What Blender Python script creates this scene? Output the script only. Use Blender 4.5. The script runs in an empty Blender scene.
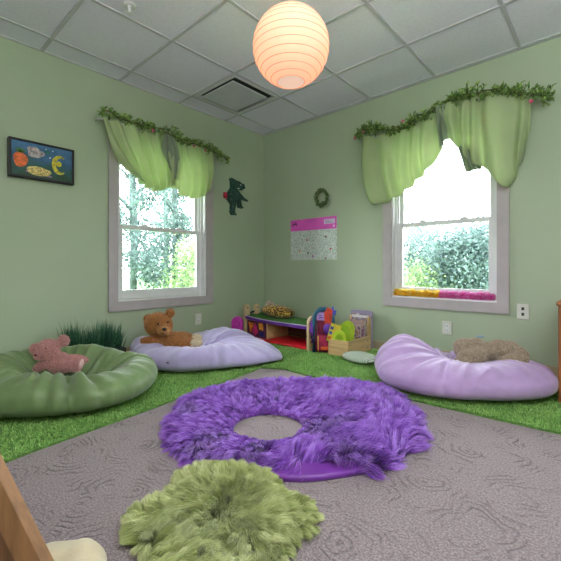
import bpy, bmesh, math, random
import numpy as np
from mathutils import Vector, Matrix, Euler, noise as mnoise
random.seed(7); RNG = np.random.default_rng(7)
PI = math.pi
SC = bpy.context.scene
COL = SC.collection
H = 2.6
VIEW = math.radians(42)        # the toys and cushions face the middle of the room

# ------------------------------------------------------------------ materials
def lin(c):
    def f(u):
        u /= 255.0
        return u/12.92 if u <= .04045 else ((u+.055)/1.055)**2.4
    return (f(c[0]), f(c[1]), f(c[2]), 1.0)

class NT:
    def __init__(s, name):
        s.m = bpy.data.materials.new(name); s.m.use_nodes = True
        s.t = s.m.node_tree; s.n = s.t.nodes; s.l = s.t.links
        s.b = s.n['Principled BSDF']; s.out = s.n['Material Output']
    def add(s, typ, **kw):
        n = s.n.new(typ)
        for k, v in kw.items():
            if k.startswith('i_'):
                n.inputs[k[2:].replace('_', ' ')].default_value = v
            else: setattr(n, k, v)
        return n
    def link(s, a, b): s.l.new(a, b)
    def coord(s, scale=None, kind='Object'):
        tc = s.add('ShaderNodeTexCoord')
        if scale is None: return tc.outputs[kind]
        mp = s.add('ShaderNodeMapping'); mp.inputs['Scale'].default_value = scale
        s.link(tc.outputs[kind], mp.inputs['Vector']); return mp.outputs['Vector']
    def noise(s, scale, detail=3, vec=None, rough=.5):
        n = s.add('ShaderNodeTexNoise'); n.inputs['Scale'].default_value = scale
        n.inputs['Detail'].default_value = detail; n.inputs['Roughness'].default_value = rough
        s.link(vec if vec is not None else s.coord(), n.inputs['Vector']); return n.outputs['Fac']
    def ramp(s, fac, stops):
        r = s.add('ShaderNodeValToRGB'); e = r.color_ramp.elements
        while len(e) < len(stops): e.new(.5)
        for k, (p, c) in enumerate(stops):
            e[k].position = p; e[k].color = c if len(c) == 4 else lin(c)
        s.link(fac, r.inputs['Fac']); return r.outputs['Color']
    def bump(s, hgt, strength=.3, dist=.01, normal=None):
        b = s.add('ShaderNodeBump'); b.inputs['Strength'].default_value = strength
        b.inputs['Distance'].default_value = dist
        s.link(hgt, b.inputs['Height'])
        if normal is not None: s.link(normal, b.inputs['Normal'])
        return b.outputs['Normal']
    def mathn(s, op, a, b=None, clamp=False):
        m = s.add('ShaderNodeMath', operation=op, use_clamp=clamp)
        for i, v in enumerate((a, b)):
            if v is None: continue
            if isinstance(v, (int, float)): m.inputs[i].default_value = v
            else: s.link(v, m.inputs[i])
        return m.outputs[0]

def mat(name, c, rough=.6, var=.12, vscale=6, bump=0, bscale=60, sheen=0, metal=0, spec=.4, bdist=.004):
    """plain surface with a soft procedural tone variation and optional fine bump"""
    t = NT(name); b = t.b
    lo = tuple(max(0, x*(1-var)) for x in c); hi = tuple(min(255, x*(1+var)) for x in c)
    t.link(t.ramp(t.noise(vscale, 4), [(.3, lo), (.7, hi)]), b.inputs['Base Color'])
    b.inputs['Roughness'].default_value = rough; b.inputs['Metallic'].default_value = metal
    b.inputs['Specular IOR Level'].default_value = spec
    if sheen:
        b.inputs['Sheen Weight'].default_value = sheen; b.inputs['Sheen Roughness'].default_value = .5
    if bump: t.link(t.bump(t.noise(bscale, 4), bump, bdist), b.inputs['Normal'])
    return t.m

def fabric_mat(name, c, rough=.7, sheen=.3, wr=.5, wscale=5, weave=.12, spec=.3):
    t = NT(name); b = t.b
    v = t.coord()
    n1 = t.noise(wscale, 5, v, .55)
    t.link(t.ramp(n1, [(.25, tuple(x*.9 for x in c)), (.75, tuple(min(255, x*1.06) for x in c))]), b.inputs['Base Color'])
    b.inputs['Roughness'].default_value = rough; b.inputs['Specular IOR Level'].default_value = spec
    b.inputs['Sheen Weight'].default_value = sheen
    nb = t.bump(n1, wr, .03)
    nb = t.bump(t.noise(900, 2, v), weave, .001, nb)
    t.link(nb, b.inputs['Normal'])
    return t.m

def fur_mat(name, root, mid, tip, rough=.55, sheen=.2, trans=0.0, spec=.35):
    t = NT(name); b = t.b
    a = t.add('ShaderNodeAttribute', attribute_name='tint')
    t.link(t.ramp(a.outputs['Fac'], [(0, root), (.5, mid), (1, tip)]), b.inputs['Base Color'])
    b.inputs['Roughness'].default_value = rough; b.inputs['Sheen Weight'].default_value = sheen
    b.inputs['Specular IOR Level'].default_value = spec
    if trans:
        tr = t.add('ShaderNodeBsdfTranslucent')
        t.link(t.ramp(a.outputs['Fac'], [(0, root), (.5, mid), (1, tip)]), tr.inputs['Color'])
        mx = t.add('ShaderNodeMixShader'); mx.inputs['Fac'].default_value = trans
        t.link(b.outputs[0], mx.inputs[1]); t.link(tr.outputs[0], mx.inputs[2]); t.link(mx.outputs[0], t.out.inputs['Surface'])
    return t.m

def wood_mat(name, c, axis='X', rough=.5, contrast=.18, scale=1):
    t = NT(name); b = t.b
    s = {'X': (2, 22, 22), 'Y': (22, 2, 22), 'Z': (22, 22, 2)}[axis]
    n = t.noise(1.5*scale, 6, t.coord(s), .6)
    t.link(t.ramp(n, [(.3, tuple(x*(1-contrast) for x in c)), (.5, c), (.72, tuple(min(255, x*(1+contrast*.6)) for x in c))]), b.inputs['Base Color'])
    b.inputs['Roughness'].default_value = rough
    t.link(t.bump(n, .12, .003), b.inputs['Normal'])
    return t.m

# ------------------------------------------------------------------ mesh helpers
class MB:
    def __init__(s): s.v = []; s.f = []
    def add(s, vs, fs, M=None):
        o = len(s.v)
        s.v += [tuple(M @ Vector(p)) for p in vs] if M is not None else [tuple(p) for p in vs]
        s.f += [tuple(i+o for i in f) for f in fs]; return s
    def box(s, x0, x1, y0, y1, z0, z1, M=None):
        vs = [(x, y, z) for z in (z0, z1) for y in (y0, y1) for x in (x0, x1)]
        return s.add(vs, [(0, 2, 3, 1), (4, 5, 7, 6), (0, 1, 5, 4), (2, 6, 7, 3), (0, 4, 6, 2), (1, 3, 7, 5)], M)
    def bbox(s, x0, x1, y0, y1, z0, z1, r=.005, seg=2, M=None):
        bm = bmesh.new(); bmesh.ops.create_cube(bm, size=1)
        for v in bm.verts:
            v.co = ((x0+x1)/2+v.co.x*(x1-x0), (y0+y1)/2+v.co.y*(y1-y0), (z0+z1)/2+v.co.z*(z1-z0))
        bmesh.ops.bevel(bm, geom=bm.edges[:], offset=r, segments=seg, profile=.5, affect='EDGES')
        return s.frombm(bm, M)
    def frombm(s, bm, M=None):
        bm.verts.index_update()
        vs = [v.co[:] for v in bm.verts]; fs = [[v.index for v in f.verts] for f in bm.faces]; bm.free()
        return s.add(vs, fs, M)
    def prism(s, pts, depth, M=None, bevel=0.0):
        """closed outline in local x,z pushed from y=0 to y=-depth"""
        bm = bmesh.new()
        f = bm.faces.new([bm.verts.new((x, 0, z)) for x, z in pts])
        r = bmesh.ops.extrude_face_region(bm, geom=[f])
        vv = [g for g in r['geom'] if isinstance(g, bmesh.types.BMVert)]
        for v in vv: v.co.y -= depth
        if bevel:
            es = [e for e in bm.edges if all(v in vv for v in e.verts)]
            bmesh.ops.bevel(bm, geom=es, offset=bevel, segments=3, profile=.5, affect='EDGES')
        bmesh.ops.recalc_face_normals(bm, faces=bm.faces[:])
        return s.frombm(bm, M)
    def tube(s, pts, r, n=8, cap=True, M=None):
        pts = [Vector(p) for p in pts]; rr = r if isinstance(r, (list, tuple)) else [r]*len(pts)
        vs = []; fs = []; up = Vector((0, 0, 1))
        for i, p in enumerate(pts):
            d = (pts[min(i+1, len(pts)-1)]-pts[max(i-1, 0)]).normalized()
            a = d.cross(up)
            if a.length < 1e-3: a = d.cross(Vector((1, 0, 0)))
            a.normalize(); b = d.cross(a)
            for k in range(n):
                t = 2*PI*k/n; vs.append(p+(a*math.cos(t)+b*math.sin(t))*rr[i])
        for i in range(len(pts)-1):
            for k in range(n):
                fs.append((i*n+k, i*n+(k+1) % n, (i+1)*n+(k+1) % n, (i+1)*n+k))
        if cap:
            fs.append(tuple(range(n))[::-1]); fs.append(tuple((len(pts)-1)*n+k for k in range(n)))
        return s.add(vs, fs, M)
    def lathe(s, prof, n=32, M=None):
        vs = []; fs = []
        for r, z in prof:
            for k in range(n):
                t = 2*PI*k/n; vs.append((r*math.cos(t), r*math.sin(t), z))
        for i in range(len(prof)-1):
            for k in range(n):
                fs.append((i*n+k, i*n+(k+1) % n, (i+1)*n+(k+1) % n, (i+1)*n+k))
        return s.add(vs, fs, M)
    def ell(s, c, r, rot=(0, 0, 0), sub=3):
        bm = bmesh.new(); bmesh.ops.create_icosphere(bm, subdivisions=sub, radius=1)
        M = Matrix.Translation(c) @ Euler(rot).to_matrix().to_4x4() @ Matrix.Diagonal((*r, 1))
        return s.frombm(bm, M)

def finish(o, smooth):
    if smooth:
        o.data.polygons.foreach_set('use_smooth', [True]*len(o.data.polygons))
        if smooth != 'all':
            a = math.radians(smooth)
            bm = bmesh.new(); bm.from_mesh(o.data)
            for e in bm.edges:
                if len(e.link_faces) == 2 and e.calc_face_angle(0) > a: e.smooth = False
            bm.to_mesh(o.data); bm.free()

def obj(name, mb, m, parent=None, smooth=None, loc=None, mesh=None):
    me = mesh
    if me is None:
        me = bpy.data.meshes.new(name); me.from_pydata(mb.v, [], mb.f); me.update()
    if m is not None:
        me.materials.clear(); me.materials.append(m)
    o = bpy.data.objects.new(name, me); COL.objects.link(o)
    if parent is not None: o.parent = parent
    if loc is not None: o.location = loc
    finish(o, smooth); return o

def thing(name, label, cat, loc=(0, 0, 0), rotz=0, group=None):
    o = bpy.data.objects.new(name, None); COL.objects.link(o); o.empty_display_size = .05
    o.location = loc; o.rotation_euler = (0, 0, rotz); o['label'] = label; o['category'] = cat
    if group: o['group'] = group
    return o
def tag(o, label, cat, group=None):
    o['label'] = label; o['category'] = cat
    if group: o['group'] = group
    return o
def struct(name, mb, m, parent=None, **k):
    o = obj(name, mb, m, parent, **k)
    if parent is None: o['kind'] = 'structure'
    return o
def dup(root, loc, rotz, label, group=None):
    r = root.copy(); COL.objects.link(r); r.location = loc; r.rotation_euler = (0, 0, rotz); r['label'] = label
    if group: r['group'] = group
    for ch in list(root.children):
        c = ch.copy(); COL.objects.link(c); c.parent = r
        for g in ch.children:
            d = g.copy(); COL.objects.link(d); d.parent = c
    return r

def bake(mb, voxel, smooth_it=6, disp=None):
    """fuse overlapping lumps into one continuous skin"""
    me = bpy.data.meshes.new('skin'); me.from_pydata(mb.v, [], mb.f); me.update()
    o = bpy.data.objects.new('skin', me); COL.objects.link(o)
    a = o.modifiers.new('r', 'REMESH'); a.mode = 'VOXEL'; a.voxel_size = voxel
    b = o.modifiers.new('s', 'SMOOTH'); b.iterations = smooth_it; b.factor = .5
    bpy.context.view_layer.update()
    dg = bpy.context.evaluated_depsgraph_get()
    res = bpy.data.meshes.new_from_object(o.evaluated_get(dg))
    bpy.data.objects.remove(o); bpy.data.meshes.remove(me)
    return res

# ---- strands ----
def strands_mesh(name, roots, tips_mid, tips, width, tint):
    """ribbons: roots/mid/tips (n,3); width (n,), tint (n,) -> one mesh with a float attribute 'tint'"""
    n = len(roots)
    d = tips-roots; rv = RNG.normal(size=(n, 3)); side = np.cross(d, rv)
    side /= np.linalg.norm(side, axis=1, keepdims=True)+1e-9
    w = width[:, None]*.5
    q1 = roots*.35+tips_mid*.65+(tips_mid-roots)*0.05
    V = np.empty((n, 7, 3))
    V[:, 0] = roots-side*w*.8; V[:, 1] = roots+side*w*.8
    V[:, 2] = q1-side*w; V[:, 3] = q1+side*w
    m2 = tips_mid*.5+tips*.5
    V[:, 4] = (tips_mid*.75+m2*.25)-side*w*.75; V[:, 5] = (tips_mid*.75+m2*.25)+side*w*.75
    V[:, 6] = tips
    base = np.arange(n)[:, None]*7
    L = np.concatenate([base+np.array([[0, 1, 3, 2]]), base+np.array([[2, 3, 5, 4]]), base+np.array([[4, 5, 6]])], axis=1).ravel()
    cnt = np.tile([4, 4, 3], n); start = np.concatenate([[0], np.cumsum(cnt)[:-1]])
    me = bpy.data.meshes.new(name)
    me.vertices.add(n*7); me.vertices.foreach_set('co', V.ravel())
    me.loops.add(len(L)); me.loops.foreach_set('vertex_index', L)
    me.polygons.add(n*3); me.polygons.foreach_set('loop_start', start); me.polygons.foreach_set('loop_total', cnt)
    at = me.attributes.new('tint', 'FLOAT', 'POINT')
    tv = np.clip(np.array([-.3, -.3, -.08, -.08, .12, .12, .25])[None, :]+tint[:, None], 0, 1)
    at.data.foreach_set('value', tv.ravel())
    me.update(); me.validate()
    return me

def sample_mesh(me, n, keep=None):
    me.calc_loop_triangles()
    nt = len(me.loop_triangles)
    tri = np.empty(nt*3, dtype=np.int32); me.loop_triangles.foreach_get('vertices', tri); tri = tri.reshape(-1, 3)
    co = np.empty(len(me.vertices)*3); me.vertices.foreach_get('co', co); co = co.reshape(-1, 3)
    a, b, c = co[tri[:, 0]], co[tri[:, 1]], co[tri[:, 2]]
    nr = np.cross(b-a, c-a); ar = np.linalg.norm(nr, axis=1); nr = nr/(ar[:, None]+1e-12)
    if keep is not None: ar = ar*keep((a+b+c)/3, nr)
    idx = RNG.choice(nt, size=n, p=ar/ar.sum())
    u = RNG.random(n); v = RNG.random(n); fl = u+v > 1; u[fl] = 1-u[fl]; v[fl] = 1-v[fl]
    P = a[idx]+(b[idx]-a[idx])*u[:, None]+(c[idx]-a[idx])*v[:, None]
    return P, nr[idx]

def nfield(P, scale, seed):
    s = Vector((seed*13.1, seed*7.7, seed*3.3))
    return np.array([mnoise.noise(Vector(p)*scale+s) for p in P])

def fur(name, me, n, length, width, lay, clump=0, clump_k=.75, jit=.35, keep=None, tintv=.18, droop=0.0, zmin=None, lenf=None, ctv=1.0):
    """lay: function(P,N)-> lie direction; clump: number of locks the hairs gather into"""
    P, N = sample_mesh(me, n, keep)
    D = lay(P, N)
    L = length*(.65+.6*RNG.random(n))*(lenf(P) if lenf else 1)
    up = N*(1.0)+D+RNG.normal(size=(n, 3))*jit
    up /= np.linalg.norm(up, axis=1, keepdims=True)
    T = P+up*L[:, None]; tint = .55+RNG.normal(size=n)*tintv
    if clump:
        from mathutils import kdtree
        CP, CN = sample_mesh(me, clump, keep)
        CD = lay(CP, CN); cu = CN*.9+CD+RNG.normal(size=(clump, 3))*jit*1.3
        cu /= np.linalg.norm(cu, axis=1, keepdims=True)
        CL = length*(.75+.6*RNG.random(clump))*(lenf(CP) if lenf else 1); CT = CP+cu*CL[:, None]
        ct = RNG.normal(size=clump)*tintv*ctv
        kd = kdtree.KDTree(clump)
        for i, p in enumerate(CP): kd.insert(p, i)
        kd.balance()
        ci = np.array([kd.find(p)[1] for p in P])
        k = clump_k*(.6+.4*RNG.random(n))[:, None]
        T = T*(1-k)+CT[ci]*k
        tint = tint+ct[ci]
    mid = (P+T)*.5+N*(L*.16)[:, None]
    if droop:
        T[:, 2] -= droop*L
    if zmin is not None:
        T[:, 2] = np.maximum(T[:, 2], zmin+.004*RNG.random(n)); mid[:, 2] = np.maximum(mid[:, 2], zmin)
    return strands_mesh(name, P, mid, T, width*(.7+.6*RNG.random(n)), tint)

# ------------------------------------------------------------------ camera
cam = bpy.data.cameras.new('camera'); co = bpy.data.objects.new('camera', cam); COL.objects.link(co)
co.location = (3.441, -3.494, .845); co.rotation_euler = (PI/2, 0, VIEW)
cam.sensor_width = 36; cam.sensor_fit = 'HORIZONTAL'; cam.lens = 36*369/561; cam.shift_y = -12.5/561; cam.clip_start = .02
SC.camera = co

# ------------------------------------------------------------------ the room
def wall_paint():
    t = NT('sage_green_wall_paint'); b = t.b
    t.link(t.ramp(t.noise(1.2, 3), [(.3, (165, 178, 152)), (.7, (172, 185, 159))]), b.inputs['Base Color'])
    b.inputs['Roughness'].default_value = .55; b.inputs['Specular IOR Level'].default_value = .3
    t.link(t.bump(t.noise(180, 4), .08, .002), b.inputs['Normal']); return t.m
M_WALL = wall_paint()

def carpet_mat():
    t = NT('embossed_taupe_carpet'); b = t.b; v = t.coord()
    wn = t.add('ShaderNodeTexNoise'); wn.inputs['Scale'].default_value = 5.5; wn.inputs['Detail'].default_value = 2; t.link(v, wn.inputs['Vector'])
    va = t.add('ShaderNodeVectorMath', operation='MULTIPLY_ADD'); t.link(wn.outputs['Color'], va.inputs[0]); va.inputs[1].default_value = (.16, .16, 0); t.link(v, va.inputs[2])
    vo = t.add('ShaderNodeTexVoronoi'); vo.inputs['Scale'].default_value = 4.2; vo.voronoi_dimensions = '2D'; t.link(va.outputs[0], vo.inputs['Vector'])
    base = vo.outputs['Distance']
    contour = t.mathn('SINE', t.mathn('MULTIPLY', base, 50))
    gap = t.noise(8, 2, v)
    line = t.mathn('POWER', t.mathn('MULTIPLY', t.mathn('ADD', contour, 1), .5), 3)
    gate = t.mathn('MULTIPLY', t.mathn('SUBTRACT', gap, .47), 6, True)
    line = t.mathn('MULTIPLY', line, gate)
    fine = t.noise(130, 4, v, .75)
    groove = t.mathn('SUBTRACT', t.mathn('MULTIPLY', fine, .8), t.mathn('MULTIPLY', line, 1.0))
    shade = t.mathn('ADD', t.mathn('MULTIPLY', fine, .9), t.mathn('MULTIPLY', line, -.085))
    t.link(t.ramp(shade, [(.2, (78, 68, 71)), (.42, (130, 115, 118)), (.64, (184, 167, 168))]), b.inputs['Base Color'])
    b.inputs['Roughness'].default_value = .95; b.inputs['Specular IOR Level'].default_value = .1
    b.inputs['Sheen Weight'].default_value = .2
    t.link(t.bump(groove, .9, .009), b.inputs['Normal']); return t.m

RX, RY = 4.9, -4.9
def wall_with_hole(a0, a1, h0, h1, z0, z1, along, d0, d1):
    mb = MB()
    for (p, q, u, w) in ((a0, h0, 0, H), (h1, a1, 0, H), (h0, h1, 0, z0), (h0, h1, z1, H)):
        if along == 'y': mb.box(d0, d1, p, q, u, w)
        else: mb.box(p, q, d0, d1, u, w)
    return mb
WT = .16
struct('wall_left', wall_with_hole(RY, WT, -1.95, -.94, .53, 2.10, 'y', -WT, 0), M_WALL)
struct('wall_right', wall_with_hole(0, RX, 1.795, 2.725, .555, 2.12, 'x', 0, WT), M_WALL)
struct('wall_front', MB().box(0, RX+WT, RY-WT, RY, 0, H), M_WALL)
struct('wall_side', MB().box(RX, RX+WT, RY, 0, 0, H), M_WALL)
struct('floor', MB().box(-WT, RX+WT, RY-WT, WT, -.12, 0), carpet_mat())

def tile_mat():
    t = NT('mineral_fibre_ceiling_tile'); b = t.b
    n = t.noise(130, 4, None, .7)
    t.link(t.ramp(n, [(.3, (216, 217, 229)), (.5, (238, 238, 249))]), b.inputs['Base Color'])
    b.inputs['Roughness'].default_value = .9; t.link(t.bump(n, .35, .004), b.inputs['Normal']); return t.m
M_TILE = tile_mat(); M_TBAR = mat('white_ceiling_bar', (196, 196, 202), .5, .03)
gx = [-.41+.66*k for k in range(0, 9)]; gy = [.592-.632*k for k in range(0, 10)]
xs = [0]+[x for x in gx if 0.02 < x < RX]+[RX]; ys = [0]+[y for y in gy if RY < y < -.02]+[RY]
ce = MB(); ce.box(-WT, RX+WT, RY-WT, WT, H+.03, H+.1)
for i in range(len(xs)-1):
    for j in range(len(ys)-1):
        if abs(xs[i]-.25) < .01 and abs(ys[j]+.672) < .01: continue
        ce.box(xs[i]+.013, xs[i+1]-.013, ys[j+1]+.013, ys[j]-.013, H+.004, H+.031)
ceil = struct('ceiling', ce, M_TILE)
tb = MB()
for x in xs[1:-1]: tb.box(x-.0125, x+.0125, RY, 0, H-.002, H+.03)
for y in ys[1:-1]: tb.box(0, RX, y-.0125, y+.0125, H-.003, H+.03)
tb.box(0, .02, RY, 0, H-.003, H+.03); tb.box(0, RX, -.02, 0, H-.0035, H+.03)
obj('ceiling_grid', tb, M_TBAR, ceil)
M_BASE = mat('tan_vinyl_baseboard', (176, 158, 132), .5, .05)
struct('baseboard_left', MB().bbox(0, .012, RY, -.012, 0, .095, .004), M_BASE)
struct('baseboard_right', MB().bbox(.0, RX, -.012, 0, 0, .095, .004), M_BASE)

# windows -------------------------------------------------------------------
M_CASE = mat('painted_window_casing', (176, 168, 170), .45, .03)
M_SASH = mat('white_vinyl_sash', (232, 233, 235), .35, .02)
def glass_mat():
    t = NT('clear_window_glass')
    tr = t.add('ShaderNodeBsdfTransparent'); gl = t.add('ShaderNodeBsdfGlossy'); gl.inputs['Roughness'].default_value = .02
    tr.inputs['Color'].default_value = (.97, .985, .98, 1)
    fr = t.add('ShaderNodeFresnel'); fr.inputs['IOR'].default_value = 1.3
    mx = t.add('ShaderNodeMixShader'); t.link(fr.outputs[0], mx.inputs[0]); t.link(tr.outputs[0], mx.inputs[1]); t.link(gl.outputs[0], mx.inputs[2])
    t.link(mx.outputs[0], t.out.inputs['Surface']); return t.m
M_GLASS = glass_mat()
def ring(mb, x0, x1, z0, z1, w, y0, y1, wb=None, wt=None, r=.004):
    """frame of four mitre-less bars in local x,z with thickness y0..y1"""
    wb = w if wb is None else wb; wt = w if wt is None else wt
    mb.bbox(x0, x0+w, y0, y1, z0, z1, r); mb.bbox(x1-w, x1, y0, y1, z0, z1, r)
    mb.bbox(x0+w, x1-w, y0, y1, z0, z0+wb, r); mb.bbox(x0+w, x1-w, y0, y1, z1-wt, z1, r)
    return mb
def window(n, loc, rotz, w, z0, z1):
    """local x along the wall, local +y to the outside; opening 0..w"""
    e = bpy.data.objects.new('window_%d' % n, None); COL.objects.link(e); e.location = loc; e.rotation_euler = (0, 0, rotz); e['kind'] = 'structure'
    cs = MB()
    cw = .088
    bm = bmesh.new()          # mitred casing
    o = [(-cw, z0-cw), (w+cw, z0-cw), (w+cw, z1+cw), (-cw, z1+cw)]; i = [(0, z0), (w, z0), (w, z1), (0, z1)]
    vs = [(x, -.022, z) for x, z in o]+[(x, -.016, z) for x, z in i]+[(x, 0, z) for x, z in o]+[(x, 0, z) for x, z in i]
    fs = []
    for k in range(4):
        a, b = k, (k+1) % 4
        fs += [(a, b, 4+b, 4+a), (a, 8+a, 8+b, b), (4+a, 4+b, 12+b, 12+a)]
    bm.free(); cs.add(vs, fs)
    obj('casing', cs, M_CASE, e)
    jb = MB(); t = .018
    jb.box(0, t, .0, WT, z0, z1); jb.box(w-t, w, .0, WT, z0, z1); jb.box(t, w-t, .0, WT, z1-t, z1)
    jb.box(t, .034, .05, .066, z0, z1); jb.box(w-.034, w-t, .05, .066, z0, z1)
    jb.box(t, .03, .1, .11, z0, z1); jb.box(w-.03, w-t, .1, .11, z0, z1)
    obj('jamb', jb, M_SASH, e)
    obj('sill', MB().bbox(0, w, -.002, WT, z0-.002, z0+.016, .003), M_SASH, e)
    zm = z0+.735
    lo = obj('lower_sash', ring(MB(), .034, w-.034, z0+.016, zm, .045, .066, .1, .085, .04), M_SASH, e)
    obj('pane', MB().box(.075, w-.075, .082, .084, z0+.09, zm-.03), M_GLASS, lo)
    up = obj('upper_sash', ring(MB(), .03, w-.03, zm-.035, z1-.018, .045, .11, .142, .04, .05), M_SASH, e)
    obj('pane', MB().box(.07, w-.07, .125, .127, zm, z1-.06), M_GLASS, up)
    for q in (.3, .7):
        obj('sash_lock', MB().bbox(w*q-.03, w*q+.03, .06, .1, zm, zm+.014, .004).bbox(w*q-.008, w*q+.022, .062, .078, zm+.012, zm+.022, .003), M_SASH, e)
    return e
window(1, (0, -1.95, 0), PI/2, 1.01, .53, 2.10)
window(2, (1.795, 0, 0), 0, .93, .555, 2.12)
# ------------------------------------------------------------------ outdoors
M_LAWN = mat('sunlit_lawn', (120, 150, 90), .9, .2, 2)
struct('ground_outside', MB().box(-40, -.3, -30, 40, -.5, -.4).box(-.3, 40, .3, 40, -.5, -.4), M_LAWN)
def leaf_mat(name, a, b_):
    t = NT(name); b = t.b
    c = t.ramp(t.noise(2.2, 4), [(.3, a), (.7, b_)])
    t.link(c, b.inputs['Base Color']); b.inputs['Roughness'].default_value = .6
    tr = t.add('ShaderNodeBsdfTranslucent'); t.link(c, tr.inputs['Color'])
    mx = t.add('ShaderNodeMixShader'); mx.inputs[0].default_value = .4
    t.link(b.outputs[0], mx.inputs[1]); t.link(tr.outputs[0], mx.inputs[2]); t.link(mx.outputs[0], t.out.inputs['Surface']); return t.m
M_LEAF = [leaf_mat('blue_green_leaves', (60, 82, 82), (108, 130, 124)), leaf_mat('bright_green_leaves', (112, 138, 92), (150, 174, 122)), leaf_mat('hazed_pale_needles', (86, 108, 106), (132, 152, 146))]  # outdoor haze is put into the pale leaf colours
M_BARK = mat('grey_bark', (78, 92, 92), .9, .2, 8, .4, 20)
def leaves_mesh(name, centers, size, per, spread):
    c = np.repeat(np.array(centers), per, axis=0); n = len(c)
    p = c+RNG.normal(size=(n, 3))*spread
    a = RNG.normal(size=(n, 3)); a /= np.linalg.norm(a, axis=1, keepdims=True)
    b = np.cross(a, RNG.normal(size=(n, 3))); b /= np.linalg.norm(b, axis=1, keepdims=True)
    s = size*(.6+.8*RNG.random(n))[:, None]
    V = np.stack([p-a*s, p-b*s*.45, p+a*s, p+b*s*.45], axis=1).reshape(-1, 3)
    me = bpy.data.meshes.new(name); me.vertices.add(n*4); me.vertices.foreach_set('co', V.ravel())
    me.loops.add(n*4); me.loops.foreach_set('vertex_index', np.arange(n*4))
    me.polygons.add(n); me.polygons.foreach_set('loop_start', np.arange(n)*4); me.polygons.foreach_set('loop_total', np.full(n, 4))
    me.update(); return me
def tree(name, label, loc, hgt, rad, trunk, kind, lm, nb=60, per=90, size=.09, cat='tree', group=None):
    t = thing(name, label, cat, loc, group=group)
    cs = []
    for k in range(nb):
        u = random.random()
        if kind == 'cone':
            z = hgt*(.12+.86*u); r = rad*(1-u)**.8*(.35+.65*random.random())
        else:
            th = math.acos(1-2*random.random()); z = hgt*.56-math.cos(th)*hgt*.42; r = rad*math.sin(th)*(.6+.45*random.random())
        a = 2*PI*random.random(); cs.append((r*math.cos(a), r*math.sin(a), z))
    obj('crown', None, lm, t, mesh=leaves_mesh('crown', cs, size, per, (.16 if kind == 'cone' else .24)*rad))
    tk = MB().tube([(0, 0, -.05), (.02, .03, hgt*.3), (-.03, 0, hgt*.6), (0, .02, hgt*.93)], [trunk, trunk*.8, trunk*.55, trunk*.15], 8)
    for k in range(9):
        z = hgt*(.3+.055*k); a = 2.4*k
        tk.tube([(0, 0, z), (rad*.4*math.cos(a), rad*.4*math.sin(a), z+hgt*.05), (rad*.75*math.cos(a), rad*.75*math.sin(a), z+hgt*.08)], [trunk*.4, trunk*.25, .01], 5)
    obj('trunk', tk, M_BARK, t, smooth='all'); return t
G = -.4
# seen through the left window
tree('tall_tree', 'tall slim blue-green tree at the left of the left window view', (-5.2, .75, G), 6.4, .95, .13, 'cone', M_LEAF[0], 80, 170, .045)
tree('tall_tree', 'tall bare-trunked tree in the middle of the left window view', (-5.6, 2.15, G), 6.8, .8, .12, 'cone', M_LEAF[0], 70, 130, .045)
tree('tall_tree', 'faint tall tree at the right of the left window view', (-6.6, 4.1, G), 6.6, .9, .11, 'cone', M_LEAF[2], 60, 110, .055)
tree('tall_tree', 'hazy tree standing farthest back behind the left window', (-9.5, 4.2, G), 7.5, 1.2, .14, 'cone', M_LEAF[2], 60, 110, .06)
tree('leafy_bush', 'bright yellow-green bush low in the left window view', (-4.2, 1.9, G), 1.75, .75, .05, 'round', M_LEAF[1], 60, 130, .04, 'bush')
# seen through the right window
tree('round_tree', 'full round grey-green tree at the right of the right window view', (.95, 6.0, G), 2.05, 1.0, .12, 'round', M_LEAF[0], 110, 190, .042)
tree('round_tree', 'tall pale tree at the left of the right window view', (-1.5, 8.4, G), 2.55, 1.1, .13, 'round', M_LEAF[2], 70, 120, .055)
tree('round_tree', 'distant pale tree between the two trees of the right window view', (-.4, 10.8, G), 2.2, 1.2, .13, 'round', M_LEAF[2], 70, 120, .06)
tree('leafy_bush', 'light green bush in front of the pale tree beyond the right window', (-.05, 5.6, G), 1.2, .75, .05, 'round', M_LEAF[1], 50, 120, .04, 'bush')
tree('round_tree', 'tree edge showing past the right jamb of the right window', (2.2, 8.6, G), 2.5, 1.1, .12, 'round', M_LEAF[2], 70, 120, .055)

# ------------------------------------------------------------------ ceiling things
M_WHITE = mat('white_enamel', (222, 224, 224), .4, .02)
M_DARK = mat('dark_duct_gap', (62, 66, 68), .8, .05)
v = thing('ceiling_vent', 'square white ceiling air vent with dark slots near the corner', 'vent', (.58, -.988, H))
w2, h2 = .317, .303
obj('duct_box', MB().box(-w2, w2, -h2, h2, .02, .028), M_DARK, v)
fr = MB()
for (a, b, c_, d) in ((-w2, w2, -h2, -h2+.035), (-w2, w2, h2-.035, h2), (-w2, -w2+.035, -h2+.035, h2-.035), (w2-.035, w2, -h2+.035, h2-.035)):
    fr.box(a, b, c_, d, -.004, .02)
obj('vent_frame', fr, M_WHITE, v)
obj('vent_plate', MB().bbox(-.25, .235, -.25, .205, -.018, -.006, .005), mat('vent_plate_paint', (200, 204, 205), .5, .02), v)
obj('vent_post', MB().box(-.02, .02, -.02, .02, -.009, .022), M_DARK, v)
s = thing('fire_sprinkler', 'small white fire sprinkler head on the ceiling', 'sprinkler', (1.037, -2.335, H))
obj('escutcheon', MB().lathe([(0, -.004), (.036, -.004), (.042, 0), (.04, .004)], 24), M_WHITE, s, smooth=40)
obj('sprinkler_body', MB().lathe([(0, -.04), (.009, -.04), (.011, -.02), (.013, -.003)], 16).tube([(.012, 0, -.012), (.018, 0, -.03), (.004, 0, -.05)], .003, 6).tube([(-.012, 0, -.012), (-.018, 0, -.03), (-.004, 0, -.05)], .003, 6), M_WHITE, s, smooth=40)
obj('deflector', MB().lathe([(0, -.053), (.02, -.053), (.021, -.05), (0, -.049)], 16), M_WHITE, s, smooth=40)

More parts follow.
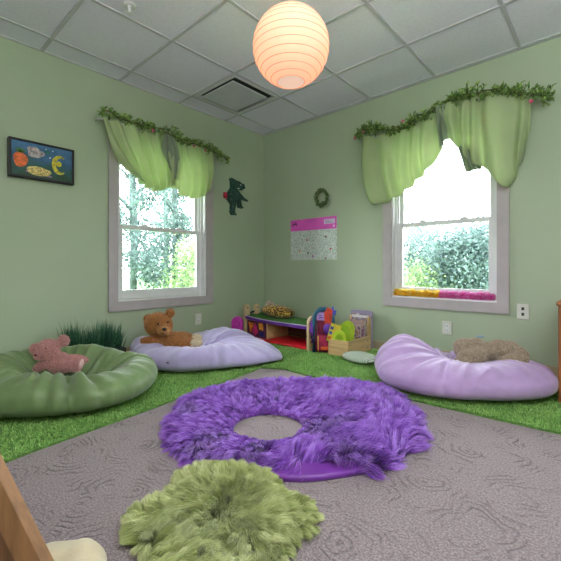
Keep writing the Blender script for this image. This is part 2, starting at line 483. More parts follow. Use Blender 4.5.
def paper_mat():
    t = NT('glowing_rice_paper'); b = t.b
    v = t.coord(); sp = t.add('ShaderNodeSeparateXYZ'); t.link(v, sp.inputs[0])
    lw = t.add('ShaderNodeLayerWeight'); lw.inputs['Blend'].default_value = .35
    g = t.mathn('ADD', t.mathn('MULTIPLY', sp.outputs['Z'], 2.3), .5, True)
    n = t.noise(9, 3, v)
    f = t.mathn('ADD', g, t.mathn('MULTIPLY', t.mathn('SUBTRACT', n, .5), .35))
    col = t.ramp(f, [(.0, (255, 226, 208)), (.35, (255, 190, 152)), (.8, (255, 208, 156))])
    b.inputs['Base Color'].default_value = lin((240, 205, 185)); b.inputs['Roughness'].default_value = .8
    t.link(col, b.inputs['Emission Color'])
    b.inputs['Emission Strength'].default_value = .2
    tr = t.add('ShaderNodeBsdfTranslucent'); tr.inputs['Color'].default_value = lin((255, 222, 200))
    mx = t.add('ShaderNodeMixShader'); mx.inputs[0].default_value = .15
    t.link(b.outputs[0], mx.inputs[1]); t.link(tr.outputs[0], mx.inputs[2]); t.link(mx.outputs[0], t.out.inputs['Surface'])
    return t.m
LZ = 2.04
ln = thing('paper_lantern', 'round peach paper lantern glowing below the ceiling', 'lantern', (2.145, -1.97, LZ))
ra, rb = .203, .203
prof = [(ra*math.cos(p), rb*math.sin(p)) for p in np.linspace(-1.2, 1.22, 57)]
prof = [(r+.0035*abs(math.sin(13*PI*i/56)), z) for i, (r, z) in enumerate(prof)]
obj('lamp_shade', MB().lathe(prof, 64), paper_mat(), ln, smooth='all')
M_RIB = mat('thin_bamboo_rib', (205, 150, 115), .7, .05)
for k in range(14):
    p = -1.2+2.42*k/13; r = ra*math.cos(p)+.0012; z = rb*math.sin(p)
    obj('rib', MB().tube([(r*math.cos(a), r*math.sin(a), z) for a in np.linspace(0, 2*PI, 65)], .0013, 5), M_RIB, ln, smooth='all')
t = NT('lantern_base_paper'); t.b.inputs['Base Color'].default_value = lin((245, 215, 195)); t.b.inputs['Emission Color'].default_value = lin((255, 205, 185)); t.b.inputs['Emission Strength'].default_value = .62
t.link(t.bump(t.noise(60), .1), t.b.inputs['Normal'])
obj('bottom_disc', MB().lathe([(0, rb*math.sin(-1.2)+.002), (ra*math.cos(-1.2), rb*math.sin(-1.2)+.001)], 48), t.m, ln)
obj('cord', MB().tube([(0, 0, .18), (0, 0, H-LZ)], .003, 8), M_WHITE, ln)
obj('ceiling_hook', MB().lathe([(0, H-LZ-.012), (.016, H-LZ-.01), (.02, H-LZ)], 16), M_WHITE, ln)

# ------------------------------------------------------------------ valances and garlands
def drape_mat(name, c, tc, tr=.5):
    t = NT(name); b = t.b; v = t.coord()
    n = t.noise(5, 3, v)
    col = t.ramp(n, [(.3, tuple(x*.94 for x in c)), (.7, c)])
    t.link(col, b.inputs['Base Color']); b.inputs['Roughness'].default_value = .6; b.inputs['Sheen Weight'].default_value = .25
    t.link(t.bump(t.noise(600, 2, v), .08, .001), b.inputs['Normal'])
    q = t.add('ShaderNodeBsdfTranslucent'); q.inputs['Color'].default_value = lin(tc)
    mx = t.add('ShaderNodeMixShader'); mx.inputs[0].default_value = tr
    t.link(b.outputs[0], mx.inputs[1]); t.link(q.outputs[0], mx.inputs[2]); t.link(mx.outputs[0], t.out.inputs['Surface']); return t.m
M_DRAPE = drape_mat('lime_green_sateen', (200, 216, 168), (214, 226, 180), .36)
M_UNDERSIDE = drape_mat('shaded_green_underside', (150, 166, 138), (150, 166, 130), .2)  # underside of the valance cloth, greyed with its shade in the colour

def poly_at(pl, s):
    """point at fraction s of a polyline, by length"""
    P = [Vector(p) for p in pl]; d = [0]
    for a, b in zip(P, P[1:]): d.append(d[-1]+(b-a).length)
    x = s*d[-1]
    for k in range(len(P)-1):
        if x <= d[k+1]+1e-9:
            f = (x-d[k])/max(1e-9, d[k+1]-d[k]); return P[k].lerp(P[k+1], f)
    return P[-1]
def smooth_poly(pl, it=2):
    P = [Vector(p) for p in pl]
    for _ in range(it):
        Q = [P[0]]
        for a, b in zip(P, P[1:]): Q += [a.lerp(b, .25), a.lerp(b, .75)]
        Q.append(P[-1]); P = Q
    return P
def drape(top, bot, folds, amp, off, seed, left=None, right=None, ns=150, nt=34, belly=.04, curl=.02):
    """cloth hung from a top line to a hem line on a wall; returns (along, out, z) verts"""
    top = smooth_poly(top, 3); bot = smooth_poly(bot, 4)
    mb = MB(); V = []
    for j in range(nt+1):
        tt = j/nt
        for i in range(ns+1):
            s_ = i/ns
            a, b = poly_at(top, s_), poly_at(bot, s_); p = a.lerp(b, tt)
            if left: p = p+Vector(left)*math.sin(PI*tt)*(1-s_)**3
            if right: p = p+Vector(right)*math.sin(PI*tt)*s_**3
            q = mnoise.noise(Vector((s_*3.1, tt*1.2, seed)))
            ph = folds*(s_+.11*q+.035*math.sin(9*s_+seed))
            f = math.sin(2*PI*ph)*(.55+.9*abs(mnoise.noise(Vector((s_*4.3, seed, .5)))))
            f2 = mnoise.noise(Vector((s_*folds*1.7+seed, tt*2.2, 2.5)))
            g = amp*(.5+.8*tt**.8)*(1.25*f+.5*f2)
            o = off+g+belly*math.sin(PI*min(1, tt*1.02))*.8+curl*max(0, (tt-.92)/.08)**2*-1
            V.append((p.x, o, p.y))
    F = [(j*(ns+1)+i, j*(ns+1)+i+1, (j+1)*(ns+1)+i+1, (j+1)*(ns+1)+i) for j in range(nt) for i in range(ns)]
    mb.add(V, F); return mb
def on_wall(mb, side, base):
    """(along, out, z) -> room, relative to base"""
    if side == 'left': mb.v = [(o-base[0], a-base[1], z-base[2]) for a, o, z in mb.v]
    else: mb.v = [(a-base[0], -o-base[1], z-base[2]) for a, o, z in mb.v]
    return mb
def solid(o, t=.003):
    m = o.modifiers.new('thick', 'SOLIDIFY'); m.thickness = t; m.offset = 0; return o
M_ROD = mat('white_curtain_rod', (210, 210, 204), .4, .03)

b1 = (0, -1.45, 2.19)
V1 = thing('valance_curtain', 'light green swagged valance hanging over the left window', 'curtain', b1)
solid(obj('swag', on_wall(drape([(-2.13, 2.19), (-1.85, 2.185), (-1.42, 2.18)], [(-1.80, 1.70), (-1.66, 1.60), (-1.52, 1.625), (-1.40, 1.70)], 6, .034, .09, 1.3, left=(-.07, -.06)), 'left', b1), M_DRAPE, V1, smooth='all'))
solid(obj('swag', on_wall(drape([(-1.50, 2.18), (-1.2, 2.175), (-.93, 2.16)], [(-1.47, 1.72), (-1.33, 1.62), (-1.2, 1.59), (-1.05, 1.62), (-.965, 1.70)], 5, .034, .09, 4.1), 'left', b1), M_DRAPE, V1, smooth='all'))
solid(obj('tail', on_wall(drape([(-1.55, 2.17), (-1.44, 2.165)], [(-1.50, 1.86), (-1.42, 1.72), (-1.37, 1.80)], 2, .02, .135, 2.2, left=(-.06, 0), right=(.03, 0), ns=50, belly=.02), 'left', b1), M_UNDERSIDE, V1, smooth='all'))
obj('curtain_rod', on_wall(MB().tube([(-2.14, .0, 2.17), (-2.14, .07, 2.17), (-.93, .07, 2.15), (-.93, .0, 2.15)], .011, 8), 'left', b1), M_ROD, V1, smooth='all')

b2 = (2.24, 0, 2.25)
V2 = thing('valance_curtain', 'light green swagged valance hanging over the right window', 'curtain', b2)
solid(obj('swag', on_wall(drape([(1.525, 2.20), (1.8, 2.17), (2.06, 2.20), (2.31, 2.29)], [(1.575, 1.53), (1.66, 1.475), (1.876, 1.53), (2.14, 1.70), (2.315, 1.92)], 5, .026, .085, 7.7, left=(-.02, -.03)), 'right', b2), M_DRAPE, V2, smooth='all'))
solid(obj('swag', on_wall(drape([(2.29, 2.29), (2.5, 2.31), (2.75, 2.27), (2.965, 2.16)], [(2.345, 2.03), (2.46, 1.86), (2.55, 1.72), (2.64, 1.70), (2.70, 1.60), (2.79, 1.48), (2.85, 1.53), (2.905, 1.69)], 5, .034, .09, 9.2, right=(.03, 0)), 'right', b2), M_DRAPE, V2, smooth='all'))
solid(obj('tail', on_wall(drape([(2.265, 2.29), (2.37, 2.29)], [(2.30, 1.90), (2.37, 2.0)], 2, .016, .12, 3.2, ns=40, belly=.01), 'right', b2), M_UNDERSIDE, V2, smooth='all'))
solid(obj('tail', on_wall(drape([(2.42, 1.95), (2.60, 1.86)], [(2.50, 1.675), (2.62, 1.69)], 3, .014, .055, 6.2, ns=40, belly=.02), 'right', b2), M_UNDERSIDE, V2, smooth='all'))
obj('curtain_rod', on_wall(MB().tube([(1.53, 0, 2.17), (1.53, .07, 2.17), (2.06, .07, 2.17), (2.3, .07, 2.26), (2.7, .07, 2.26), (2.95, .07, 2.14), (2.95, .0, 2.14)], .011, 8), 'right', b2), M_ROD, V2, smooth='all')

M_VINE = mat('green_vine_leaf', (122, 148, 76), .5, .35, 30)
M_VINE2 = mat('dark_vine_leaf', (84, 116, 56), .5, .35, 30)
M_STEM = mat('brown_vine_stem', (78, 70, 44), .8, .1)
M_PINK = mat('pink_blossom', (205, 92, 130), .6, .15, 30)
def leaf_blade(mb, p, d, up, L, W):
    d = Vector(d).normalized(); sd = d.cross(Vector(up))
    if sd.length < 1e-3: sd = d.cross(Vector((.3, .5, .8)))
    sd.normalize(); nn = sd.cross(d); p = Vector(p)
    vs = [p, p+d*L*.3+sd*W*.42+nn*L*.03, p+d*L*.3-sd*W*.42+nn*L*.03, p+d*L*.3-nn*L*.04, p+d*L*.66+sd*W*.38, p+d*L*.66-sd*W*.38, p+d*L*.66-nn*L*.05, p+d*L-nn*L*.08]
    mb.add(vs, [(0, 3, 1), (0, 2, 3), (1, 3, 6, 4), (3, 2, 5, 6), (4, 6, 7), (6, 5, 7)])
def garland(label, path, side, base, flowers, dens, seed, size):
    random.seed(seed)
    g = thing('leaf_garland', label, 'garland', base)
    P = smooth_poly(path); n = int(dens)
    st = MB(); pts = []
    for i in range(60):
        q = poly_at(P, i/59); pts.append((q.x, .105+.012*math.sin(i*.9), q.y+.012*math.sin(i*.6)))
    st.tube(pts, .005, 6)
    st2 = MB(); la, lb = MB(), MB()
    for k in range(n):
        s_ = random.random(); q = poly_at(P, s_); q2 = poly_at(P, min(1, s_+.02)); q0 = poly_at(P, max(0, s_-.02))
        tx = (q2-q0).normalized(); env = .45+.55*(.5+.5*math.sin(s_*23+seed))
        ang = random.uniform(-1, 1)
        sprig = Vector((tx.x*random.uniform(-.4, 1), random.uniform(-.35, .9), tx.y*.3+random.uniform(-.75, 1.0)))
        sprig.normalize(); Ls = random.uniform(.025, .085)*env*size
        p0 = Vector((q.x, .10+random.uniform(-.02, .02), q.y))
        st2.tube([p0, p0+sprig*Ls], .0018, 4)
        for m in range(6):
            f = (m+1)/6; base_p = p0+sprig*Ls*f
            dd = sprig*.7+Vector((random.uniform(-1, 1), random.uniform(-1, 1), random.uniform(-1, 1)))*.8
            leaf_blade(la if random.random() < .5 else lb, base_p, dd, (0, 1, .2), random.uniform(.026, .052)*size, random.uniform(.011, .017)*size)
    obj('vine', on_wall(st, side, base), M_STEM, g, smooth='all'); obj('sprigs', on_wall(st2, side, base), M_STEM, g)
    obj('leaves', on_wall(la, side, base), M_VINE, g); obj('leaves', on_wall(lb, side, base), M_VINE2, g)
    for (a, z) in flowers:
        f = MB()
        for k in range(6):
            t_ = k*PI/3; leaf_blade(f, (a, .135, z), (math.cos(t_), .45, math.sin(t_)), (0, 1, 0), .018, .016)
        f.ell((a, .14, z), (.006, .006, .006), sub=2)
        obj('flower', on_wall(f, side, base), M_PINK, g)
garland('leafy green garland along the top of the left valance', [(-2.15, 2.20), (-2.08, 2.235), (-1.95, 2.215), (-1.8, 2.195), (-1.66, 2.21), (-1.5, 2.22), (-1.36, 2.18), (-1.1, 2.18), (-.92, 2.16), (-.80, 2.13), (-.70, 2.085)], 'left', (0, -1.45, 2.2), [(-1.67, 2.175), (-1.2, 2.14), (-1.05, 2.13)], 190, 3, 1.0)
garland('leafy green garland arching along the top of the right valance', [(1.44, 2.20), (1.50, 2.265), (1.66, 2.255), (1.84, 2.16), (2.07, 2.205), (2.244, 2.265), (2.343, 2.305), (2.5, 2.315), (2.65, 2.30), (2.84, 2.25), (2.967, 2.17), (3.087, 2.13)], 'right', (2.25, 0, 2.25), [(1.455, 2.19), (1.97, 2.23), (2.98, 2.11), (1.55, 2.23)], 290, 5, 1.0)

# ------------------------------------------------------------------ things on the walls
P_ = thing('framed_painting', 'small dark framed painting of fruit and a yellow crescent on left wall', 'picture', (0, -2.569, 1.695))
RW = PI/2                       # local x runs along +y of the left wall, local -y comes out of the wall
P_.rotation_euler = (0, 0, RW)
fw, fh = .228, .147
M_BLACK = mat('black_frame_paint', (26, 24, 26), .4, .1)
obj('frame', ring(MB(), -fw, fw, -fh, fh, .017, -.058, -.001, r=.003), M_BLACK, P_)
def canvas_mat():
    t = NT('painted_blue_canvas'); b = t.b; v = t.coord(); sp = t.add('ShaderNodeSeparateXYZ'); t.link(v, sp.inputs[0])
    f = t.mathn('ADD', t.mathn('MULTIPLY', sp.outputs['Z'], 3.2), t.mathn('MULTIPLY', t.noise(14, 4, v), .9))
    t.link(t.ramp(f, [(.05, (28, 64, 44)), (.3, (30, 84, 82)), (.5, (36, 84, 122)), (.85, (62, 112, 160))]), b.inputs['Base Color'])
    b.inputs['Roughness'].default_value = .5; return t.m
obj('canvas', MB().box(-fw+.016, fw-.016, -.05, -.002, -fh+.016, fh-.016), canvas_mat(), P_)
def flat(pts, d=.003): return MB().prism(pts, d, Matrix.Translation((0, -.05, 0)))
def oval(cx, cz, rx, rz, n=20, wob=0, rot=0):
    out = []
    for k in range(n):
        a = 2*PI*k/n; r = 1+wob*math.sin(3*a+1)+wob*.6*math.sin(5*a)
        x, z = rx*r*math.cos(a), rz*r*math.sin(a)
        out.append((cx+x*math.cos(rot)-z*math.sin(rot), cz+x*math.sin(rot)+z*math.cos(rot)))
    return out
fruit = obj('painted_fruit', flat(oval(-.153, -.012, .048, .058, 24, .05)), mat('orange_paint', (205, 100, 52), .6, .25, 30), P_)
lf = MB()
for k in range(5):
    a = PI*(.2+.15*k); lf.add(flat([(-.153-.012, .04), (-.153+.012, .04), (-.153+.045*math.cos(a), .045+.045*math.sin(a))], .004).v, [])
lf = MB()
for k in range(6):
    a = PI*(.12+.15*k); c0 = (-.153, .045)
    lf.prism([(c0[0]-.01*math.sin(a), c0[1]+.01*math.cos(a)), (c0[0]+.01*math.sin(a), c0[1]-.01*math.cos(a)), (c0[0]+.048*math.cos(a), c0[1]+.042*math.sin(a))], .004, Matrix.Translation((0, -.05, 0)))
obj('painted_leaves', lf, mat('green_paint', (78, 128, 62), .6, .3, 40), P_)
obj('painted_cloud', flat(oval(-.055, .062, .058, .042, 28, .12, -.2)), mat('grey_cloud_paint', (160, 150, 152), .6, .3, 40, .5, 60), P_)
obj('painted_loaf', flat(oval(-.03, -.082, .085, .036, 26, .04, -.03)), mat('crumbly_loaf_paint', (206, 160, 104), .7, .45, 90, .5, 120), P_)
obj('painted_tray', flat([(-.118, -.1), (.06, -.118), (.062, -.106), (-.118, -.088)], .002), mat('lilac_paint', (150, 122, 150), .6, .1), P_)
cr = []
for k in range(25):
    a = math.radians(55+250*k/24); cr.append((.118+.058*math.cos(a), -.004+.078*math.sin(a)))
for k in range(25):
    a = math.radians(305-250*k/24); wq = 1-.3*math.sin(PI*k/24); cr.append((.124+.058*wq*.82*math.cos(a), -.004+.078*.84*wq*math.sin(a)))
obj('painted_crescent', flat(cr, .004), mat('yellow_green_paint', (190, 178, 62), .6, .25, 40), P_)
obj('painted_moon', flat(oval(.112, .004, .02, .022, 16)), mat('yellow_paint', (205, 190, 50), .6, .15, 40), P_)
obj('painted_disc', flat(oval(.03, .082, .018, .018, 16)), mat('teal_paint', (44, 108, 108), .6, .15, 40), P_)
M_STAR = mat('white_star_paint', (220, 224, 220), .6, .05)
for sx, sz, sr in ((.048, .042, .006), (.068, .1, .005), (.02, .105, .004)): obj('painted_star', flat(oval(sx, sz, sr, sr, 8)), M_STAR, P_)

def glitter_mat():
    t = NT('dark_green_sequins'); b = t.b; v = t.coord()
    vo = t.add('ShaderNodeTexVoronoi'); vo.inputs['Scale'].default_value = 110; t.link(v, vo.inputs['Vector'])
    t.link(t.ramp(vo.outputs['Color'], [(.2, (16, 38, 34)), (.5, (34, 72, 62)), (.8, (60, 104, 96)), (1, (120, 150, 140))]), b.inputs['Base Color'])
    b.inputs['Metallic'].default_value = .35; b.inputs['Roughness'].default_value = .4
    t.link(t.bump(vo.outputs['Distance'], .8, .006), b.inputs['Normal']); return t.m
dino = [(-.605, 1.92), (-.575, 1.938), (-.544, 1.932), (-.5, 1.918), (-.432, 1.909), (-.392, 1.885), (-.372, 1.9), (-.35, 1.843), (-.4, 1.811), (-.47, 1.808), (-.432, 1.769), (-.367, 1.724), (-.305, 1.702), (-.309, 1.682), (-.383, 1.691), (-.424, 1.697), (-.408, 1.614), (-.375, 1.6), (-.4, 1.584), (-.473, 1.588), (-.473, 1.678), (-.512, 1.589), (-.52, 1.528), (-.50, 1.509), (-.496, 1.492), (-.575, 1.486), (-.598, 1.519), (-.59, 1.615), (-.643, 1.667), (-.636, 1.75), (-.59, 1.817), (-.59, 1.888)]
D = thing('dinosaur_cutout', 'dark green glittery dinosaur cutout on the left wall near the corner', 'wall decoration', (0, -.49, 1.7), PI/2)
obj('body', MB().prism([(a+.49, z-1.7) for a, z in dino], .022, None, .004), glitter_mat(), D)
obj('eye', MB().ell((.055, -.023, .172), (.008, .004, .008), sub=2), M_WHITE, D)
obj('teeth', MB().prism([(.0, .118), (.02, .112), (.045, .124), (.02, .13)], .025), M_WHITE, D)
obj('claw', MB().prism([(.09, .11), (.105, .11), (.118, .126), (.1, .122)], .025), M_WHITE, D)
obj('tail_tip', MB().bbox(-.205, -.15, -.02, -.002, -.025, .05, .008), mat('red_felt', (176, 42, 62), .7, .15, 30), D)

W = thing('leaf_wreath', 'small green leaf wreath on the right wall above the chart', 'wreath', (.955, 0, 1.648))
random.seed(11); wr, wl = MB(), MB()
wr.tube([(.072*math.cos(a), -.02, .084*math.sin(a)) for a in np.linspace(0, 2*PI, 40)], .012, 6)
for k in range(230):
    a = random.random()*2*PI; q = random.random()*2*PI; r_ = .022*random.random()**.5
    p = ((.074+r_*math.cos(q))*math.cos(a), -.02-abs(r_*math.sin(q)), (.086+r_*math.cos(q))*math.sin(a))
    leaf_blade(wl, p, (math.cos(a)*random.uniform(-.8, 1.2)-math.sin(a)*random.uniform(-.3, 1), -random.random()*.6, math.sin(a)*random.uniform(-.8, 1.2)+math.cos(a)*random.uniform(-.3, 1)), (0, 1, 0), random.uniform(.02, .034), random.uniform(.012, .018))
obj('wreath_ring', wr, M_STEM, W, smooth='all'); obj('leaves', wl, mat('olive_wreath_leaf', (84, 108, 62), .6, .4, 40), W)

C_ = thing('wall_chart', 'white speckled chart with a bright pink header on the right wall', 'poster', (.808, 0, 1.185))
def chart_mat():
    t = NT('speckled_chart_paper'); b = t.b; v = t.coord()
    vo = t.add('ShaderNodeTexVoronoi'); vo.inputs['Scale'].default_value = 60; t.link(v, vo.inputs['Vector'])
    n = t.noise(90, 3, v, .7)
    t.link(t.ramp(t.mathn('ADD', t.mathn('MULTIPLY', vo.outputs['Distance'], .7), t.mathn('MULTIPLY', n, .6)), [(.42, (140, 165, 155)), (.6, (196, 206, 200)), (.8, (214, 220, 216))]), b.inputs['Base Color'])
    b.inputs['Roughness'].default_value = .5; return t.m
cx = .337
obj('sheet', MB().box(-cx, cx, -.004, -.001, -.245, .245), chart_mat(), C_)
obj('header', MB().add([(-cx, -.0052, .112), (cx, -.0052, .105), (cx, -.0052, .247), (-cx, -.0052, .247)], [(0, 1, 2, 3)]), mat('hot_pink_paper', (226, 92, 196), .5, .05), C_)
obj('header_label', MB().box(.165, .315, -.0065, -.005, .165, .218), mat('white_sticker', (214, 196, 222), .5, .04), C_)
ll = MB()
for k in range(3): ll.box(.178, .30-.03*k, -.007, -.006, .176+.013*k, .181+.013*k)
obj('label_lines', ll, mat('lilac_ink', (150, 120, 175), .5, .05), C_)
obj('corner_sticker', MB().box(.29, .312, -.0065, -.005, .122, .15), mat('pale_pink_sticker', (240, 190, 235), .5, .04), C_)
sq = MB().tube([(-.305, -.0065, .17), (-.29, -.0065, .205), (-.27, -.0065, .185), (-.255, -.0065, .215), (-.235, -.0065, .175)], .006, 5).tube([(-.3, -.0065, .19), (-.24, -.0065, .195)], .005, 5)
obj('header_doodle', sq, mat('dark_plum_ink', (90, 30, 70), .6, .1), C_)
for (x, z, c_) in ((-.085, -.005, (196, 70, 62)), (-.195, -.135, (214, 110, 70)), (.005, -.2, (200, 80, 190)), (.19, .02, (120, 60, 50)), (.255, -.12, (196, 70, 62)), (.185, -.24, (170, 50, 60)), (-.065, -.16, (90, 80, 90))):
    obj('dot_sticker', MB().prism(oval(x, min(z, 10), .012, .012, 10), .002, Matrix.Translation((0, -.0045, 0))) if z > -.23 else MB().prism(oval(x, -.228, .009, .011, 10), .002, Matrix.Translation((0, -.0045, 0))), mat('sticker_ink', c_, .5, .05), C_)

M_PLATE = mat('ivory_outlet_plate', (214, 214, 206), .35, .03); M_SLOT = mat('dark_slot', (60, 60, 58), .6, .05)
def outlet(label, loc, rotz, kind):
    o = thing('wall_outlet' if kind == 'o' else 'wall_switch', label, 'outlet' if kind == 'o' else 'switch', loc, rotz)
    obj('cover_plate', MB().bbox(-.042, .042, -.007, 0, -.062, .062, .004), M_PLATE, o)
    if kind == 'o':
        r = obj('receptacle', MB().bbox(-.018, .018, -.0095, -.004, -.036, .036, .003), M_WHITE, o)
        for z in (-.02, .02):
            for x in (-.0065, .0065): obj('slot', MB().box(x-.0015, x+.0015, -.0102, -.009, z-.006, z+.006), M_SLOT, r)
    else:
        for z in (-.022, .022):
            obj('toggle', MB().bbox(-.009, .009, -.013, -.004, z-.012, z+.012, .003), M_SLOT, o)
    return o
outlet('white wall outlet below the left window', (0, -1.049, .277), PI/2, 'o')
outlet('white wall outlet below the right window above the lilac beanbag', (2.325, 0, .302), 0, 'o')
outlet('wall plate with two small toggles right of the right window', (2.907, 0, .497), 0, 's')

# ------------------------------------------------------------------ turf runners
M_TURFB = mat('turf_backing', (92, 130, 62), .95, .2, 30)
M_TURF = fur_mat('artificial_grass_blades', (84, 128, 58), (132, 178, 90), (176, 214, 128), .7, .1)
def turf(label, poly, n):
    c = np.mean(np.array(poly), axis=0); o = thing('turf_runner', label, 'rug', (c[0], c[1], 0))
    rel = [(x-c[0], y-c[1]) for x, y in poly]
    mb = MB(); k = len(rel)
    mb.add([(x, y, .001) for x, y in rel]+[(x, y, .010) for x, y in rel], [tuple(range(k, 2*k)), tuple(range(k))[::-1]]+[(i, (i+1) % k, k+(i+1) % k, k+i) for i in range(k)])
    bk = obj('backing', mb, M_TURFB, o)
    P, N = sample_mesh(bk.data, n, lambda c_, nr: (nr[:, 2] > .5)*1.0)
    ln_ = .017*(.6+.7*RNG.random(n))
    lean = RNG.normal(size=(n, 3))*.5; lean[:, 2] = 1; lean /= np.linalg.norm(lean, axis=1, keepdims=True)
    T = P+lean*ln_[:, None]; tn = .5+RNG.normal(size=n)*.2+.25*nfield(np.round(P, 2), 4.5, 3)
    me = strands_mesh('pile', P, (P+T)*.5, T, np.full(n, .0042), tn)
    p = obj('pile', None, M_TURF, o, mesh=me); p['kind'] = 'stuff'; return o
turf('green turf runner under the left window', [(.02, -.02), (.02, -3.6), (1.58, -3.6), (1.52, -3.25), (1.47, -3.0), (1.40, -2.4), (1.33, -1.9), (1.27, -1.43), (1.24, -1.30), (1.24, -.02)], 90000)
turf('green turf runner under the right window', [(1.245, -.02), (1.245, -1.30), (1.42, -1.20), (1.65, -1.215), (2.1, -1.20), (2.6, -1.19), (3.25, -1.16), (4.2, -1.13), (4.2, -.02)], 80000)

# ------------------------------------------------------------------ bean bags
def polar(outline, c, sm=31):
    A = sorted((math.atan2(y-c[1], x-c[0]), math.hypot(x-c[0], y-c[1])) for x, y in outline)
    a = np.array([q[0] for q in A]); r = np.array([q[1] for q in A])
    a = np.concatenate([a-2*PI, a, a+2*PI]); r = np.concatenate([r, r, r])
    def f(t):
        return np.interp(t, a, r)
    tt = np.linspace(-PI, PI, 361); rr = f(tt)
    k = np.hanning(sm); k /= k.sum()
    rs = np.convolve(np.concatenate([rr[-31:-1], rr, rr[1:31]]), k, 'same')[30:-30]
    return lambda t: float(np.interp((t+PI) % (2*PI)-PI, tt, rs))
def beanbag(c, outline, hfun, z0=.012, nu=260, nv=110, wr=.012, seed=1, creases=(), e1=.55, e2=.75, radial=11, twist=0, rim=1.0):
    """soft bag: outline as seen from above, height function over it, folds running over the rim"""
    R_ = polar(outline, c); V = []; F = []
    for j in range(nv+1):
        ph = -PI/2+PI*j/nv; cr_ = abs(math.cos(ph))**e1; sn = math.sin(ph)
        ze = .5+.5*math.copysign(abs(sn)**e2, sn)
        for i in range(nu):
            a = 2*PI*i/nu; rr = R_(a)*cr_
            x, y = c[0]+rr*math.cos(a), c[1]+rr*math.sin(a)
            h = hfun(x, y)
            # folds: streaks that run from the seat out over the rim
            sx, sy = math.cos(a+twist*cr_)*radial*.5, math.sin(a+twist*cr_)*radial*.5
            n1 = mnoise.noise(Vector((sx, sy, seed+1.6*cr_)))
            n2 = mnoise.noise(Vector((sx*2.3, sy*2.3, seed+9+2.4*cr_+ze)))
            ridge = (1-abs(n1)*2.2)
            amp = wr*(1-(1-rim)*min(1, max(0, (cr_-.55)/.3)))*(.25+.75*math.sin(PI*min(1, cr_*.98))**.5)*(0.15+.85*min(1, ze*2.2))
            d = amp*(ridge*.9+n2*.9)
            for (ca, cw, cd, c0, c1) in creases:
                da = (a-ca+PI) % (2*PI)-PI
                if c0 < cr_ <= c1 or ze < .85:
                    if cr_ >= c0:
                        wv = math.exp(-(da/cw)**2)-.22*math.exp(-((da-2*cw)/cw)**2)-.22*math.exp(-((da+2*cw)/cw)**2)
                        d -= cd*wv*min(1, ze*2.5)*min(1, (cr_-c0)/.15)
            nx = cr_*abs(math.cos(ph))**.6
            z = ze*h
            x += math.cos(a)*d*nx*1.0; y += math.sin(a)*d*nx*1.0; z += d*max(0, sn+.25)*min(1, ze*3)
            V.append((x-c[0], y-c[1], max(0, z)))
    for j in range(nv):
        for i in range(nu): F.append((j*nu+i, j*nu+(i+1) % nu, (j+1)*nu+(i+1) % nu, (j+1)*nu+i))
    mb = MB(); mb.add(V, F); return mb, (c[0], c[1], z0)
g2 = lambda x, y, cx, cy, s, t=None: math.exp(-((x-cx)**2/(2*s*s)+(y-cy)**2/(2*(t or s)**2)))
FX, FY = -.669, .743; RXX, RXY = .743, .669
def loc2(x, y, c):      # offsets seen from the room's open corner: (sideways, deeper)
    dx, dy = x-c[0], y-c[1]; return dx*RXX+dy*RXY, dx*FX+dy*FY
def out2(c, pts): return [(c[0]+a*RXX+b*FX, c[1]+a*RXY+b*FY) for a, b in pts]

M_BAGG = fabric_mat('sage_green_bag_cotton', (108, 130, 84), .42, .25, .35, 7, .08, .4)
M_BAGP = fabric_mat('lavender_jersey', (178, 166, 208), .7, .4, .4, 6)
M_BAGL = fabric_mat('lilac_bag_cotton', (178, 148, 196), .6, .35, .35, 6)
M_SEAM = mat('seam_thread', (84, 104, 62), .8, .1)

# green nest bag
c1 = (.835, -2.675)
ring_pts = [(.585*math.cos(a)*1.0, .46*math.sin(a)) for a in np.linspace(0, 2*PI, 25)[:-1]]
def h1(x, y):
    a, b = loc2(x, y, c1); a -= .03; b -= .05
    d = math.hypot(a/.30, b/.235)
    th = math.atan2(b, a)
    rim = .275+.035*math.sin(th)-.02*math.cos(th-.3)
    return rim-.25*math.exp(-d**3.2)+.016*math.sin(4*th+1)
mb, l1 = beanbag(c1, out2(c1, ring_pts), h1, wr=.024, seed=3, radial=8, rim=.3, creases=((VIEW-.95, .07, .045, .5, 1.0), (VIEW-.66, .05, .016, .55, 1), (VIEW-1.2, .05, .014, .55, 1), (VIEW+.65, .07, .045, .3, 1.0), (VIEW+.35, .05, .02, .4, 1), (VIEW+2.75, .05, .03, .4, 1), (VIEW-2.2, .05, .015, .4, 1)), e1=.62, e2=.85)
bag1 = thing('beanbag', 'green nest-shaped beanbag with a hollow centre on the turf', 'beanbag', l1)
obj('bag', mb, M_BAGG, bag1, smooth='all')

# lavender bag under the left window
c2 = (.69, -1.51)
o2 = [(x_-.03, y_-.04) for x_, y_ in [(.2, -1.82), (.32, -1.93), (.55, -1.99), (.8, -2.0), (1.0, -1.93), (1.13, -1.75), (1.22, -1.5), (1.30, -1.2), (1.33, -1.03), (1.24, -.95), (1.02, -.92), (.7, -.90), (.42, -.95), (.22, -1.1), (.14, -1.35), (.14, -1.6)]]
def h2(x, y):
    h = .12+.085*g2(x, y, .75, -1.95, .34, .16)+.10*g2(x, y, .25, -1.90, .17, .2)+.09*g2(x, y, 1.08, -1.66, .12, .28)
    h += .12*g2(x, y, .5, -1.05, .32, .2)-.045*g2(x, y, .55, -1.62, .16)-.1*max(0, min(1, (x+y-.03)/.28))*g2(x, y, 1.3, -1.0, .2)
    return h
mb, l2 = beanbag(c2, o2, h2, wr=.018, seed=21, radial=7, creases=((-.35, .05, .014, .5, 1), (-1.9, .05, .012, .5, 1)), e1=.5, e2=.7)
bag2 = thing('beanbag', 'lavender beanbag with a flattened corner under the left window', 'beanbag', l2)
obj('bag', mb, M_BAGP, bag2, smooth='all')
